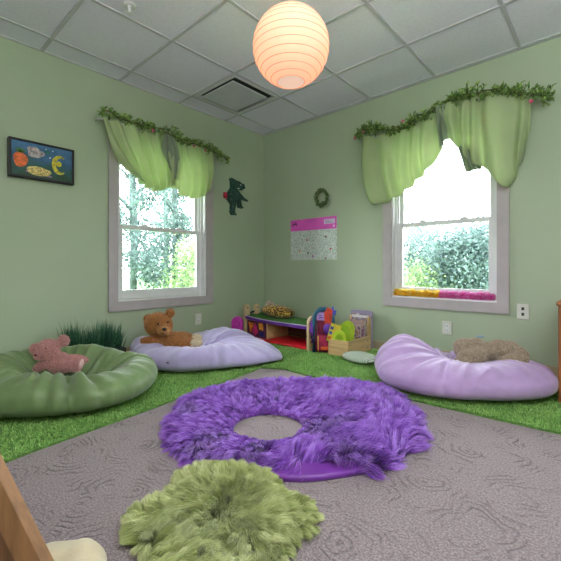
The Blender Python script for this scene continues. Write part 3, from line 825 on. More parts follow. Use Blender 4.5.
obj('zip_pull', MB().bbox(-.012, .012, -.004, .004, -.006, .006, .003), M_SLOT, bag2, loc=(.33, -.53, .14))

# lilac bag under the right window
c3 = (2.585, -.715)
pts3 = [(-.545, -.06), (-.52, -.2), (-.43, -.30), (-.25, -.41), (0, -.455), (.25, -.46), (.43, -.42), (.54, -.29), (.565, -.08), (.53, .12), (.40, .27), (.2, .36), (-.05, .40), (-.28, .38), (-.44, .26), (-.52, .1)]
def h3(x, y):
    a, b = loc2(x, y, c3)
    h = .185+.15*g2(a, b, -.30, .12, .17, .2)+.05*g2(a, b, .48, .0, .2, .25)+.03*g2(a, b, .1, -.34, .3, .1)
    return h-.075*g2(a, b, .14, .06, .2, .13)
mb, l3 = beanbag(c3, out2(c3, pts3), h3, wr=.014, seed=35, radial=7, creases=((VIEW-2.1, .05, .016, .45, 1), (VIEW-.5, .05, .018, .4, 1), (VIEW+2.0, .06, .03, .2, 1)), e1=.55, e2=.75, twist=.5)
bag3 = thing('beanbag', 'lilac beanbag under the right window with a fleecy cushion on it', 'beanbag', l3)
obj('bag', mb, M_BAGL, bag3, smooth='all')

# ------------------------------------------------------------------ plush toys
def no_lay(P, N):
    D = np.zeros_like(P); D[:, 2] = -.45; return D
def plush(name, label, cat, loc, rz, lumps, parts, fm, voxel=.007, nfur=14000, flen=.008, fw_=.0016, clump=0, rx=0, ry=0):
    t_ = thing(name, label, cat, loc, rz); t_.rotation_euler = (rx, ry, rz)
    mb = MB()
    for (c, r, rot) in lumps: mb.ell(c, r, rot)
    me = bake(mb, voxel)
    o = obj('body', None, fm[0], t_, smooth='all', mesh=me)
    f = obj('fur', None, fm[1], o, mesh=fur('fur', me, nfur, flen, fw_, no_lay, clump, .6, .5)); f['kind'] = 'stuff'
    for (nm, lm, m, lumps2, furm) in parts:
        pb = MB()
        for (c, r, rot) in lumps2: pb.ell(c, r, rot)
        q = obj(nm, pb, m, t_, smooth='all')
        if lm: q['label'] = lm
        if furm:
            g = obj('fur', None, furm, q, mesh=fur('fur', q.data, 1800, flen, fw_, no_lay, 0, .6, .5)); g['kind'] = 'stuff'
    return t_
M_BROWN = (mat('golden_brown_plush', (150, 98, 50), .9, .15, 20, sheen=.3), fur_mat('golden_brown_fur', (126, 78, 38), (188, 128, 72), (220, 168, 108)))
M_CREAM = (mat('cream_plush', (220, 204, 176), .9, .08, 20), fur_mat('cream_fur', (190, 170, 140), (222, 208, 182), (240, 230, 210)))
M_ROSE = (mat('rose_pink_plush', (192, 136, 136), .9, .12, 20, sheen=.3), fur_mat('rose_pink_fur', (156, 104, 106), (206, 150, 150), (232, 186, 182)))
M_NOSE = mat('black_nose', (34, 28, 30), .35, .1)
# brown bear: local x to the right, y away from the room's open corner, reclining with the head on the left
hz = .10
plush('teddy_bear', 'golden brown teddy bear reclining on the lavender beanbag', 'teddy bear', (.55, -1.80, .232), VIEW, [
    ((-.05, .03, .115), (.118, .105, .105), (0, .25, 0)),               # head
    ((-.145, .04, .165), (.04, .022, .042), (0, -.5, 0)), ((.045, .05, .215), (.042, .022, .042), (0, .3, 0)),  # ears
    ((.03, -.07, .092), (.058, .05, .045), (0, .2, 0)),                 # muzzle
    ((.10, .0, -.02), (.15, .10, .075), (0, .12, 0)),                    # trunk
    ((-.08, -.05, -.015), (.10, .045, .04), (0, .1, 0)),                  # near arm
    ((.17, .06, .0), (.09, .045, .045), (0, .2, 0)),
    ((.22, -.04, -.03), (.09, .05, .045), (0, .05, .2)), ((.21, .08, -.03), (.09, .045, .045), (0, 0, 0))],
    [('muzzle', 'lighter tan muzzle', mat('tan_plush', (190, 138, 84), .9, .1, 30), [((.036, -.084, .088), (.052, .044, .04), (0, .2, 0))], fur_mat('tan_fur', (160, 110, 64), (202, 152, 98), (226, 182, 130))),
     ('nose', 'black nose', M_NOSE, [((.05, -.126, .104), (.020, .012, .014), (0, .1, 0))], None),
     ('eye', 'black eye', M_NOSE, [((-.02, -.074, .142), (.009, .008, .009), (0, 0, 0))], None),
     ('eye', 'black eye', M_NOSE, [((.056, -.05, .153), (.009, .008, .009), (0, 0, 0))], None),
     ('mouth', 'dark stitched mouth', M_NOSE, [((.036, -.122, .066), (.022, .006, .0035), (0, .25, 0))], None),
     ('foot_pad', 'cream foot', M_CREAM[0], [((.30, -.06, -.025), (.05, .042, .035), (0, .1, .2))], M_CREAM[1]),
     ('foot_pad', 'cream foot', M_CREAM[0], [((.275, .06, -.005), (.045, .04, .035), (0, .1, .2))], M_CREAM[1])],
    M_BROWN, nfur=26000, flen=.009, fw_=.0022)
plush('teddy_bear', 'small rose pink teddy bear slumped in the green beanbag', 'teddy bear', (.785, -2.70, .215), VIEW, [
    ((-.045, .0, .115), (.066, .06, .056), (0, .15, 0)),
    ((-.138, .012, .108), (.036, .018, .034), (0, -.4, 0)), ((.034, .028, .158), (.037, .018, .037), (0, .5, 0)),
    ((-.068, -.045, .082), (.036, .034, .028), (0, 0, 0)),
    ((.022, .0, .022), (.078, .06, .066), (0, .3, 0)),
    ((-.078, -.02, .008), (.058, .028, .026), (0, -.55, 0)),
    ((.10, -.045, .012), (.085, .033, .032), (0, -.03, -.1)), ((.165, -.055, .022), (.030, .034, .044), (0, 0, 0)),
    ((.10, .05, .03), (.08, .034, .03), (0, .1, .1))],
    [('nose', 'dark pink nose', mat('dark_rose_stitch', (120, 66, 72), .7, .1), [((-.076, -.080, .09), (.010, .006, .007), (0, 0, 0))], None),
     ('eye', 'dark eye', M_NOSE, [((-.082, -.047, .126), (.005, .005, .005), (0, 0, 0))], None),
     ('eye', 'dark eye', M_NOSE, [((-.028, -.055, .128), (.005, .005, .005), (0, 0, 0))], None),
     ('foot_pad', 'paler pink foot sole', mat('pale_pink_plush', (206, 168, 168), .9, .08), [((.19, -.052, .024), (.012, .027, .036), (0, .2, 0))], None)],
    M_ROSE, voxel=.0055, nfur=26000, flen=.008, fw_=.002)
M_BOUC = (mat('beige_boucle', (164, 148, 128), .95, .15, 60, .6, 130), fur_mat('beige_boucle_loops', (140, 122, 108), (188, 170, 152), (214, 198, 182)))
cu = [(-.13, .02, .03), (-.05, .03, .055), (.03, .035, .08), (.10, .03, .10), (.16, .0, .095), (.19, -.04, .07), (.165, -.075, .045), (.12, -.09, .03), (.08, -.095, .02)]
lump = [((x, y, z), (.062, .066, .062 if i < 5 else .055), (0, 0, 0)) for i, (x, y, z) in enumerate(cu)]
lump += [((-.10, .10, .085), (.085, .07, .072), (0, .2, 0)), ((-.03, .10, .10), (.07, .06, .06), (0, 0, 0)), ((-.175, -.005, .015), (.05, .05, .04), (0, 0, 0))]
plush('neck_cushion', 'beige fleecy folded cushion lying on the lilac beanbag', 'cushion', (2.79, -.62, .178), VIEW, lump,
      [('tag', 'small pale blue fabric tag', mat('pale_blue_tag', (140, 170, 195), .7, .05), [((.02, .13, .165), (.03, .012, .008), (0, 0, 0))], None),
       ('cushion_end', 'cream round end', M_CREAM[0], [((-.205, -.05, .008), (.028, .022, .02), (0, 0, 0))], None)], M_BOUC, nfur=30000, flen=.0065, fw_=.0022)

# ------------------------------------------------------------------ tall artificial grass behind the green bag
random.seed(5)
pg = thing('grass_planter', 'dark green artificial grass in a low trough behind the green beanbag', 'plant', (.14, -2.21, .012))
obj('trough', ring(MB(), -.06, .06, 0, .12, .01, -.25, .25).box(-.055, .055, -.245, .245, .0, .1), mat('dark_trough', (44, 52, 42), .7, .1), pg)
P = np.stack([RNG.uniform(-.05, .05, 520), RNG.uniform(-.22, .22, 520), np.full(520, .1)], axis=1)
tuft = np.round(P[:, 1]/.055)*.055
T = P.copy(); T[:, 1] += (P[:, 1]-tuft)*1.3+RNG.normal(size=520)*.02+P[:, 1]*.12; T[:, 0] += np.clip(RNG.normal(size=520)*.02, -.08, .1)+.01
T[:, 2] = .33+RNG.normal(size=520)*.035+.03*np.sin(P[:, 1]*25)
bl = obj('grass_blades', None, fur_mat('dark_green_plastic_blades', (22, 52, 40), (50, 96, 72), (92, 138, 104), .4, 0), pg, mesh=strands_mesh('grass_blades', P, (P*.45+T*.55), T, np.full(520, .0075), .45+RNG.normal(size=520)*.2)); bl['kind'] = 'stuff'

# ------------------------------------------------------------------ the two shaggy rugs
def rug_base(outer, c, inner=None, hgt=.05, n=160, seed=2, sm=31):
    """padded flat shape; with inner = ring"""
    Ro = polar(outer, c, sm); Ri = polar(inner, c) if inner else None
    K = 15; V = []; F = []
    for i in range(n):
        a = 2*PI*i/n; ro = Ro(a); ri = Ri(a) if Ri else 0.0
        for k in range(K):
            ph = PI*k/(K-1); u = .5-.5*math.cos(ph)*1.0; z = hgt*math.sin(ph)**.5*(.85+.3*mnoise.noise(Vector((math.cos(a)*2, math.sin(a)*2, u*3+seed))))
            r = ri+(ro-ri)*u if Ri else ro*(k/(K-1)); 
            if not Ri: z = hgt*max(0, 1-(k/(K-1))**6)**.5*(.85+.3*mnoise.noise(Vector((math.cos(a)*r*9, math.sin(a)*r*9, seed))))
            V.append((r*math.cos(a), r*math.sin(a), max(.0, z)))
    for i in range(n):
        j = (i+1) % n
        for k in range(K-1): F.append((i*K+k, i*K+k+1, j*K+k+1, j*K+k))
        if Ri: F.append((i*K, j*K, j*K+K-1, i*K+K-1))
    mb = MB(); mb.add(V, F); return mb
pc = (2.10, -1.90)
pout = [(1.806, -2.48), (1.60, -2.30), (1.44, -2.11), (1.45, -1.91), (1.55, -1.70), (1.73, -1.50), (1.931, -1.32), (2.16, -1.20), (2.34, -1.22), (2.46, -1.34), (2.62, -1.50), (2.715, -1.71), (2.74, -1.90), (2.74, -2.05), (2.66, -2.17), (2.583, -2.30), (2.485, -2.40), (2.36, -2.445), (2.267, -2.49), (2.171, -2.54), (2.003, -2.55)]
# the ring is described from its hole's middle
hc = (2.10, -2.10)
pin = [(hc[0]+.185*math.cos(k*PI/6), hc[1]+.185*math.sin(k*PI/6)) for k in range(12)]
pr = thing('shaggy_ring_rug', 'purple shaggy ring-shaped floor rug with a hole in the middle', 'rug', (hc[0], hc[1], .001))
rb = rug_base(pout, hc, pin, .05)
M_SATIN = mat('purple_satin', (112, 44, 150), .35, .1, 10, .2, 14, .2)
bs = obj('cushion_base', rb, M_SATIN, pr, smooth='all'); bs['label'] = 'shiny purple satin underside showing at the front edge'
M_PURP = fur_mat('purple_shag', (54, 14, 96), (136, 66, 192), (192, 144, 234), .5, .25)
def keep_p(cn, nr):
    a = np.arctan2(cn[:, 1], cn[:, 0]); r = np.hypot(cn[:, 0], cn[:, 1])
    Ro = polar(pout, hc); rel = r/np.array([Ro(x) for x in a])
    front = np.exp(-(((a-math.atan2(-.19, .49))/.42)**4))
    k = (nr[:, 2] > -.1)*(cn[:, 2] > .006)*1.0
    return k*(1-front*(rel > .84))*1.0
def len_p(P):
    a = np.arctan2(P[:, 1], P[:, 0]); r = np.hypot(P[:, 0], P[:, 1])
    side = np.clip(np.cos(a-(VIEW-.3)), 0, 1)
    return np.clip((r-.16)/.2, .28, 1)*(.78+.3*side)
def lay_p(P, N):
    a = np.arctan2(P[:, 1], P[:, 0]); r = np.hypot(P[:, 0], P[:, 1])
    w = nfield(P, 5.0, 1)*2.6
    tw = a+w+.25
    D = np.stack([np.cos(tw), np.sin(tw), np.zeros_like(a)], axis=1)*1.5
    # hairs at the inner edge stand up and curl back from the hole
    k = np.clip((r-.1)/.15, 0, 1)[:, None]
    D = D*(.35+.65*k); D[:, 2] -= .15
    front = np.exp(-(((a-math.atan2(-.19, .49))/.5)**2))*np.clip((r-.25)/.1, 0, 1)
    D -= front[:, None]*np.stack([np.cos(a), np.sin(a), np.zeros_like(a)], axis=1)*1.1
    return D
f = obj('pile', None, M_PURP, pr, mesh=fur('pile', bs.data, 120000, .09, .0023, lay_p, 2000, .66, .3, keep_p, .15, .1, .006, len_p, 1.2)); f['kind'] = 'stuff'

gc = (2.52, -2.76)
gout = [(2.19, -2.70), (2.155, -2.64), (2.185, -2.56), (2.30, -2.475), (2.40, -2.43), (2.46, -2.445), (2.50, -2.51), (2.58, -2.485), (2.65, -2.475), (2.71, -2.52), (2.71, -2.59), (2.70, -2.66), (2.76, -2.75), (2.83, -2.86), (2.86, -2.95), (2.85, -3.02), (2.78, -3.07), (2.70, -3.09), (2.60, -3.06), (2.50, -3.00), (2.41, -2.955), (2.34, -2.955), (2.265, -2.94), (2.225, -2.88), (2.25, -2.82), (2.25, -2.77)]
gr = thing('sheepskin_rug', 'lime green shaggy sheepskin rug in front of the purple ring rug', 'rug', (gc[0], gc[1], .001))
gb = obj('backing', rug_base(gout, gc, None, .03, sm=15), mat('olive_hide', (96, 112, 50), .8, .1), gr, smooth='all')
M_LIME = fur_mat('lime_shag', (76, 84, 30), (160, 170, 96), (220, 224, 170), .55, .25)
def len_g(P):
    Ro = polar(gout, gc, 15); a = np.arctan2(P[:, 1], P[:, 0]); r = np.hypot(P[:, 0], P[:, 1])/np.array([Ro(x) for x in a])
    return np.clip(1.15-.55*np.clip((r-.55)/.4, 0, 1), .5, 1.2)
def lay_g(P, N):
    a = np.arctan2(P[:, 1], P[:, 0]); r = np.hypot(P[:, 0], P[:, 1])
    tw = nfield(P, 6.5, 4)*3.0
    ax = np.array([.55, -.75, 0])/.93                       # the fleece lies towards the room's open corner
    rad = np.stack([np.cos(a), np.sin(a), np.zeros_like(a)], axis=1)
    D = ax[None]*.7+rad*np.clip(r/.32, 0, 1)[:, None]*1.0
    c_, s_ = np.cos(tw), np.sin(tw)
    D = np.stack([D[:, 0]*c_-D[:, 1]*s_, D[:, 0]*s_+D[:, 1]*c_, np.full_like(a, -.1)], axis=1)*1.25
    return D
f = obj('pile', None, M_LIME, gr, mesh=fur('pile', gb.data, 130000, .076, .0017, lay_g, 900, .72, .25, lambda c_, nr: (nr[:, 2] > .05)*1.0, .14, .1, .005, len_g, 1.2)); f['kind'] = 'stuff'

# ------------------------------------------------------------------ toy corner
M_BIRCH = wood_mat('birch_ply', (206, 182, 142), 'Z', .5, .12)
M_BIRCHX = wood_mat('birch_ply_long', (200, 166, 118), 'X', .5, .14)
M_WALN = wood_mat('brown_board', (112, 76, 58), 'X', .6, .18)
def arch(x0, x1, z0, z1, n=10):
    r = (x1-x0)/2; pts = [(x0, z0), (x1, z0)]
    for k in range(n+1):
        a = PI*k/n; pts.append(((x0+x1)/2+r*math.cos(a), z1-r+r*math.sin(a)))
    return pts
B = thing('toy_bed', 'low wooden toy bed with a green mattress and purple edge in the corner', 'toy bed', (.68, -.31, .012))
Rz = Matrix.Rotation(PI/2, 4, 'Z')
def endpost(x, y, w, h, th=.03):     # arch-topped board facing along x
    return MB().prism(arch(-w/2, w/2, 0, h), th, Matrix.Translation((x, y, 0)) @ Rz, .005)
for (y, w, h) in ((-.19, .085, .405), (-.03, .085, .40)):
    po = obj('post', endpost(-.49, y, w, h), M_BIRCH, B)
    obj('bolt', MB().ell((-.456, y+.0, h-.045), (.004, .009, .009), sub=2), M_SLOT, po)
hp = obj('headboard', endpost(-.47, .19, .15, .42), mat('pale_printed_wood', (214, 196, 180), .6, .15, 40), B); hp['label'] = 'round-topped board with a printed motif'
obj('printed_motif', MB().ell((-.437, .18, .35), (.003, .03, .035), sub=2), mat('dull_red_print', (150, 96, 88), .6, .3, 60), hp)
obj('rail', MB().tube([(-.475, -.19, .285), (-.475, -.03, .315)], .012, 8), mat('dark_navy_rail', (44, 46, 70), .5, .1), B)
fb = obj('footboard', MB().prism(arch(-.07, .07, 0, .345), .03, Matrix.Translation((.48, -.19, 0)) @ Rz, .006), M_BIRCH, B)
# sagging platform
def slab(x0, x1, y0, y1, fn, th, nx=24, ny=8):
    V = []; F = []
    for s_ in (0, 1):
        for j in range(ny+1):
            for i in range(nx+1):
                x = x0+(x1-x0)*i/nx; y = y0+(y1-y0)*j/ny; V.append((x, y, fn(x, y)-th*s_))
    q = (nx+1)*(ny+1)
    for j in range(ny):
        for i in range(nx):
            a = j*(nx+1)+i; F.append((a, a+1, a+nx+2, a+nx+1)); F.append((q+a, q+a+nx+1, q+a+nx+2, q+a+1))
    for i in range(nx):
        F.append((i, q+i, q+i+1, i+1)); a = ny*(nx+1)+i; F.append((a, a+1, q+a+1, q+a))
    for j in range(ny):
        a = j*(nx+1); F.append((a, a+nx+1, q+a+nx+1, q+a)); b = a+nx; F.append((b, q+b, q+b+nx+1, b+nx+1))
    mb = MB(); mb.add(V, F); return mb
sag = lambda x, y: .238+.028*((x-.05)/.5)**2*(1 if x < .05 else -.12)
mt = obj('mattress', slab(-.5, .48, -.21, .20, lambda x, y: sag(x, y)+.008, .02), mat('green_felt', (70, 118, 54), .95, .2, 40, .5, 120), B, smooth=50)
obj('edge_band', slab(-.5, .48, -.225, -.20, lambda x, y: sag(x, y)+.008, .035), mat('purple_edge_band', (104, 56, 150), .4, .1), B, smooth=50)
obj('edge_piping', MB().tube([(-.5+.98*i/20, -.226, sag(-.5+.98*i/20, 0)+.008) for i in range(21)], .005, 6), mat('pale_lilac_piping', (200, 186, 226), .5, .05), B, smooth='all')
obj('back_board', MB().bbox(-.46, .47, .17, .19, .03, .205, .004), M_WALN, B)
sp_ = obj('side_panel', MB().bbox(-.47, -.16, -.195, -.18, .03, .215, .003), mat('plum_panel', (92, 42, 70), .6, .2, 20), B); sp_['label'] = 'plum panel with bright printed shapes'
for (pts, c_) in (([(-.44, .2), (-.4, .08), (-.34, .19)], (220, 120, 40)), ([(-.38, .1), (-.32, .2), (-.27, .1), (-.32, .05)], (190, 50, 110)), ([(-.27, .2), (-.2, .2), (-.19, .12), (-.26, .13)], (220, 140, 50)), ([(-.25, .11), (-.18, .1), (-.18, .05), (-.26, .05)], (40, 44, 110))):
    obj('printed_shape', MB().prism(pts, .004, Matrix.Translation((0, -.195, 0))), mat('bright_print', c_, .6, .2, 30), sp_)
obj('support_panel', MB().bbox(-.15, -.13, -.19, .17, .03, .21, .003), M_BIRCHX, B)
for (y, z, c_) in ((-.175, .27, (120, 60, 150)), (-.165, .2, (60, 60, 60)), (-.165, .14, (70, 90, 60)), (-.18, .09, (210, 160, 60)), (-.11, .06, (220, 90, 50)), (-.15, .05, (200, 190, 60)), (-.1, .09, (80, 60, 120))):
    obj('footboard_motif', MB().prism(oval(y+.13, z, .014, .016, 8, .1), .003, Matrix.Translation((.513, -.19, 0)) @ Rz), mat('motif_paint', c_, .6, .15, 40), fb)
# red mat under it
rm = MB(); rm.bbox(-.5, .46, -.24, .15, .0, .03, .012, 3)
RM = tag(obj('floor_mat', rm, mat('red_vinyl', (214, 30, 44), .4, .08, 8, .15, 8), loc=(.68, -.31, .0125), smooth=50), 'glossy red padded mat on the floor beneath the toy bed', 'mat')
def leopard_mat():
    t = NT('leopard_print_plush'); b = t.b; v = t.coord()
    vo = t.add('ShaderNodeTexVoronoi'); vo.inputs['Scale'].default_value = 46; t.link(v, vo.inputs['Vector'])
    n = t.noise(60, 3, v); d = t.mathn('ADD', vo.outputs['Distance'], t.mathn('MULTIPLY', t.mathn('SUBTRACT', n, .5), .5))
    t.link(t.ramp(d, [(.12, (130, 86, 34)), (.22, (34, 24, 16)), (.46, (44, 30, 18)), (.56, (190, 146, 60)), (.85, (206, 166, 74))]), b.inputs['Base Color'])
    b.inputs['Roughness'].default_value = .9; b.inputs['Sheen Weight'].default_value = .3; t.link(t.bump(n, .4, .004), b.inputs['Normal']); return t.m
lc = MB().ell((0, 0, .07), (.25, .12, .075), (0, .04, 0), 4)
lc.v = [(x, y, max(.0, z)+.006*mnoise.noise(Vector((x*9, y*9, z*9)))) for x, y, z in lc.v]
tag(obj('cushion', lc, leopard_mat(), loc=(.49, -.27, .262), smooth='all'), 'leopard print oval cushion lying on the toy bed', 'cushion')
# magenta block
mg = thing('foam_block', 'magenta rounded block standing beside the left end of the toy bed', 'toy block', (.20, -.64, .012), VIEW)
obj('block', MB().prism(arch(-.065, .065, 0, .275, 12), .06, None, .012), mat('magenta_foam', (196, 48, 170), .5, .08, 10), mg, smooth=40)
obj('embossed_ring', MB().tube([(.032*math.cos(a), -.0605, .19+.032*math.sin(a)) for a in np.linspace(0, 2*PI, 24)], .004, 6), mat('dark_magenta', (150, 30, 130), .5, .05), mg, smooth='all')

# toy backpack
K = thing('toy_backpack', 'colourful toy backpack with a teal rim and purple pouch beside the toy bed', 'backpack', (1.318, -.50, .012), math.radians(33)); K.scale = (.78, .9, .97)
mT = mat('teal_piping_nylon', (34, 92, 120), .5, .1); 
obj('shell', MB().prism(arch(-.12, .12, 0, .45, 14), .10, Matrix.Translation((0, .06, 0)), .02), mat('maroon_nylon', (130, 36, 66), .6, .2, 20, .3, 30), K, smooth=40)
ar = arch(-.118, .118, 0.01, .445, 14)
obj('rim', MB().tube([(x, -.04, z) for x, z in ar[1:]+ar[:1]], .024, 8), mT, K, smooth='all')
obj('side_strap', MB().tube([(-.135, -.01, .33), (-.15, -.03, .22), (-.14, -.02, .10)], [.02, .028, .02], 8), mat('purple_strap', (112, 52, 150), .6, .1), K, smooth='all')
obj('name_patch', MB().bbox(-.085, .03, -.055, -.04, .33, .41, .006), mat('lilac_patch', (182, 150, 214), .6, .1), K)
obj('patch_print', MB().bbox(-.06, .0, -.0575, -.053, .355, .365, .001).bbox(-.06, -.02, -.0575, -.053, .378, .387, .001), mat('violet_print', (110, 70, 160), .6, .1), K)
obj('red_flap', MB().prism([(.0, .26), (.075, .25), (.095, .44), (.03, .465), (-.01, .40)], .055, Matrix.Translation((.02, -.03, 0)), .008), mat('red_orange_felt', (200, 66, 46), .7, .12, 20), K)
obj('blue_ribbon', MB().prism([(.09, .40), (.14, .38), (.15, .44), (.125, .43), (.115, .48), (.085, .45)], .02, Matrix.Translation((.01, -.04, 0)), .003), mat('blue_ribbon', (62, 80, 176), .5, .1), K)
obj('pouch', MB().ell((.055, -.075, .25), (.055, .04, .06), (0, .3, 0)), mat('violet_pouch', (98, 48, 156), .5, .15, 20, .3, 30), K, smooth='all')
obj('front_pocket', MB().bbox(-.085, .085, -.085, -.04, .03, .19, .018, 3), mat('crimson_pocket', (160, 30, 74), .6, .2, 14, .3, 30), K, smooth=40)
obj('side_trim', MB().tube([(-.085, -.062, .02), (-.09, -.066, .18), (-.075, -.066, .32)], .009, 6), mat('black_trim', (36, 34, 46), .5, .1), K, smooth='all')
obj('yellow_trim', MB().tube([(-.062, -.09, .03), (-.064, -.09, .18)], .006, 6), mat('yellow_trim', (214, 188, 60), .5, .1), K, smooth='all')
obj('orange_tab', MB().bbox(-.03, .06, -.095, -.08, .04, .075, .004), mat('orange_tab', (220, 96, 50), .6, .1), K)

# book bin
Q = thing('book_bin', 'small pale wooden book bin with a tall grey back by the right wall', 'book bin', (1.515, -.33, .012), 0)
BX, BY = .112, .215
obj('front_panel', MB().bbox(-BX, BX, -BY, -BY+.016, 0, .15, .003), M_BIRCHX, Q)
sidep = [(-BY+.016, 0), (BY, 0), (BY, .33), (BY-.02, .345), (BY-.045, .33), (BY-.06, .15), (-BY+.016, .15)]
for x in (-BX, BX-.016): obj('side_panel', MB().prism(sidep, .016, Matrix.Translation((x, 0, 0)) @ Rz), wood_mat('birch_ply_side', (206, 174, 126), 'Y', .5, .14), Q)
obj('bottom_panel', MB().box(-BX+.016, BX-.016, -BY+.016, BY, .005, .02), M_BIRCHX, Q)
bp = obj('back_panel', MB().prism([(-.125, .02), (.125, .02), (.125, .385), (.11, .40), (-.11, .40), (-.125, .385)], .012, Matrix.Translation((0, BY+.014, 0)), .003), mat('grey_lilac_board', (150, 140, 168), .5, .06), Q); bp['label'] = 'grey lilac display back'
for y in (-.18, .15):
    for z in (.04, .11): obj('screw', MB().ell((BX, y, z), (.003, .007, .007), sub=2), M_SLOT, Q)

def cover_mat(name, cs, scale=22, seed=0):
    t = NT(name); b = t.b; v = t.coord(); mp = t.add('ShaderNodeMapping'); mp.inputs['Location'].default_value = (seed, seed*2, seed*.5); t.link(v, mp.inputs['Vector'])
    n = t.noise(scale, 3, mp.outputs[0], .6)
    k = len(cs); r = t.ramp(n, [(.3+.4*i/k, c) for i, c in enumerate(cs)])
    t.link(r, b.inputs['Base Color']); b.inputs['Roughness'].default_value = .35; return t.m
def book(label, lx, ly, lz, w, h, th, tilt, yaw, m, roll=0, rounded=False, sticker=None):
    # bin-local position -> room
    M = Matrix.Translation(Q.location) @ Matrix.Rotation(Q.rotation_euler.z, 4, 'Z'); p = M @ Vector((lx, ly, lz))
    t_ = thing('picture_book', label, 'book', p, 0, None); t_.rotation_euler = (tilt, roll, Q.rotation_euler.z+yaw)
    if rounded: shape = arch(-w/2, w/2, 0, h, 12)
    else: shape = [(-w/2, 0), (w/2, 0), (w/2, h), (-w/2, h)]
    obj('pages', MB().prism([(x*.96, z*.97+.002) for x, z in shape], th*.8, Matrix.Translation((0, -th*.1, 0))), M_PLATE, t_)
    obj('front_cover', MB().prism(shape, .002, Matrix.Translation((0, -th, 0))), m, t_)
    obj('back_cover', MB().prism(shape, .002), m, t_)
    if sticker:
        for (pts, mm) in sticker: obj('cover_print', MB().prism(pts, .001, Matrix.Translation((0, -th-.002, 0))), mm, t_)
mY = mat('yellow_print', (224, 206, 74), .5, .1); mB = mat('blue_print', (70, 90, 160), .5, .1); mWt = mat('white_print', (216, 212, 214), .5, .05); mO = mat('orange_print', (226, 120, 50), .5, .1); mTan = mat('tan_print', (176, 140, 96), .5, .15)
book('pale glossy picture book standing at the back of the book bin', -.005, .185, .022, .185, .345, .014, -.06, 0, cover_mat('pastel_cover', [(190, 186, 196), (120, 106, 140), (150, 130, 110), (206, 196, 200)], 20, 1), sticker=[(oval(-.0, .25, .07, .03, 18), mTan), ([(-.085, .305), (.085, .305), (.085, .33), (-.085, .33)], mWt)])
book('purple and tan picture book in the middle of the book bin', .01, .11, .022, .165, .29, .014, -.10, 0, cover_mat('mauve_cover', [(96, 62, 106), (146, 110, 140), (190, 160, 140), (80, 70, 90)], 34, 3), sticker=[([(-.06, .2), (.05, .2), (.05, .235), (-.06, .235)], mWt)])
book('dark berry picture book at the right front of the book bin', .025, .035, .022, .13, .245, .012, -.12, 0, cover_mat('berry_cover', [(130, 44, 90), (80, 60, 90), (196, 176, 180), (150, 110, 60)], 40, 5))
M_LB = mat('lime_cover', (188, 214, 62), .45, .08, 16); M_LB2 = mat('deeper_lime_cover', (150, 190, 48), .45, .08, 16)
book('lime green round-topped book leaning out of the front of the bin', -.02, -.165, .09, .125, .155, .012, .12, .35, M_LB, .10, True, [(oval(.0, .07, .04, .05, 16), M_LB2)])
book('lime green round-topped book standing second in the bin', -.015, -.115, .06, .13, .235, .012, .03, .3, M_LB2, .06, True)
book('lime green round-topped book farthest right in the lime set', .0, -.055, .05, .13, .27, .012, .0, .25, M_LB, .06, True)
book('yellow picture card with blue and orange print tilted at the bin left edge', -.085, -.20, .125, .10, .18, .006, .12, .45, mY, .30, False, [([(-.045, .02), (-.01, .02), (-.01, .05), (-.045, .05)], mO), ([(-.045, .07), (-.015, .07), (-.015, .1), (-.045, .1)], mB), ([(-.045, .12), (-.015, .12), (-.015, .15), (-.045, .15)], mB)])

# knitted cushion on the turf
kc = MB().ell((0, 0, .04), (.165, .125, .04), (0, 0, 0), 4)
kc.v = [(math.copysign(abs(x/.165)**.75, x)*.165 if abs(x) > 1e-6 else 0, math.copysign(abs(y/.125)**.8, y)*.125 if abs(y) > 1e-6 else 0, z) for x, y, z in kc.v]
t = NT('cream_mint_knit'); v = t.coord((1, 1, .4)); wv = t.add('ShaderNodeTexWave'); wv.inputs['Scale'].default_value = 26; wv.inputs['Distortion'].default_value = 3; wv.inputs['Detail'].default_value = 2; t.link(v, wv.inputs['Vector'])
t.link(t.ramp(t.mathn('ADD', t.mathn('MULTIPLY', wv.outputs['Fac'], .6), t.mathn('MULTIPLY', t.noise(50, 2, v), .5)), [(.25, (96, 126, 104)), (.5, (180, 196, 176)), (.75, (222, 226, 212))]), t.b.inputs['Base Color'])
t.b.inputs['Roughness'].default_value = .95; t.link(t.bump(wv.outputs['Fac'], .6, .008), t.b.inputs['Normal'])
o = tag(obj('cushion', kc, t.m, loc=(1.78, -.60, .016), smooth='all'), 'pale mint knitted cushion flat on the turf by the book bin', 'cushion'); o.rotation_euler = (0, 0, -.35)

# boas on the sill of the right window
def boa(label, x0, x1, fm, seed):
    t_ = thing('feather_boa', label, 'boa', ((x0+x1)/2, .03, .571))
    L = (x1-x0)/2; n = 40
    cd = MB().tube([(-L+2*L*i/n, .008*math.sin(i*.9+seed), .022+.004*math.sin(i*1.7)) for i in range(n+1)], [.016+.003*math.sin(i*1.3) for i in range(n+1)], 8)
    c_ = obj('core', cd, fm[0], t_, smooth='all')
    ff = obj('feathers', None, fm[1], t_, mesh=fur('feathers', c_.data, 12000, .036, .0035, lambda P, N: np.zeros_like(P), 240, .55, .5, None, .2, 0, .002)); ff['kind'] = 'stuff'
boa('fluffy yellow boa lying on the left half of the right window sill', 1.82, 2.245, (mat('yellow_core', (255, 205, 60), .8, .1), fur_mat('yellow_feather', (255, 200, 40), (255, 226, 80), (255, 244, 150), .6, .3, .75)), 1)
boa('fluffy pink boa lying on the right half of the right window sill', 2.255, 2.70, (mat('pink_core', (240, 120, 205), .8, .1), fur_mat('pink_feather', (235, 100, 195), (250, 150, 220), (255, 205, 240), .6, .3, .75)), 2)

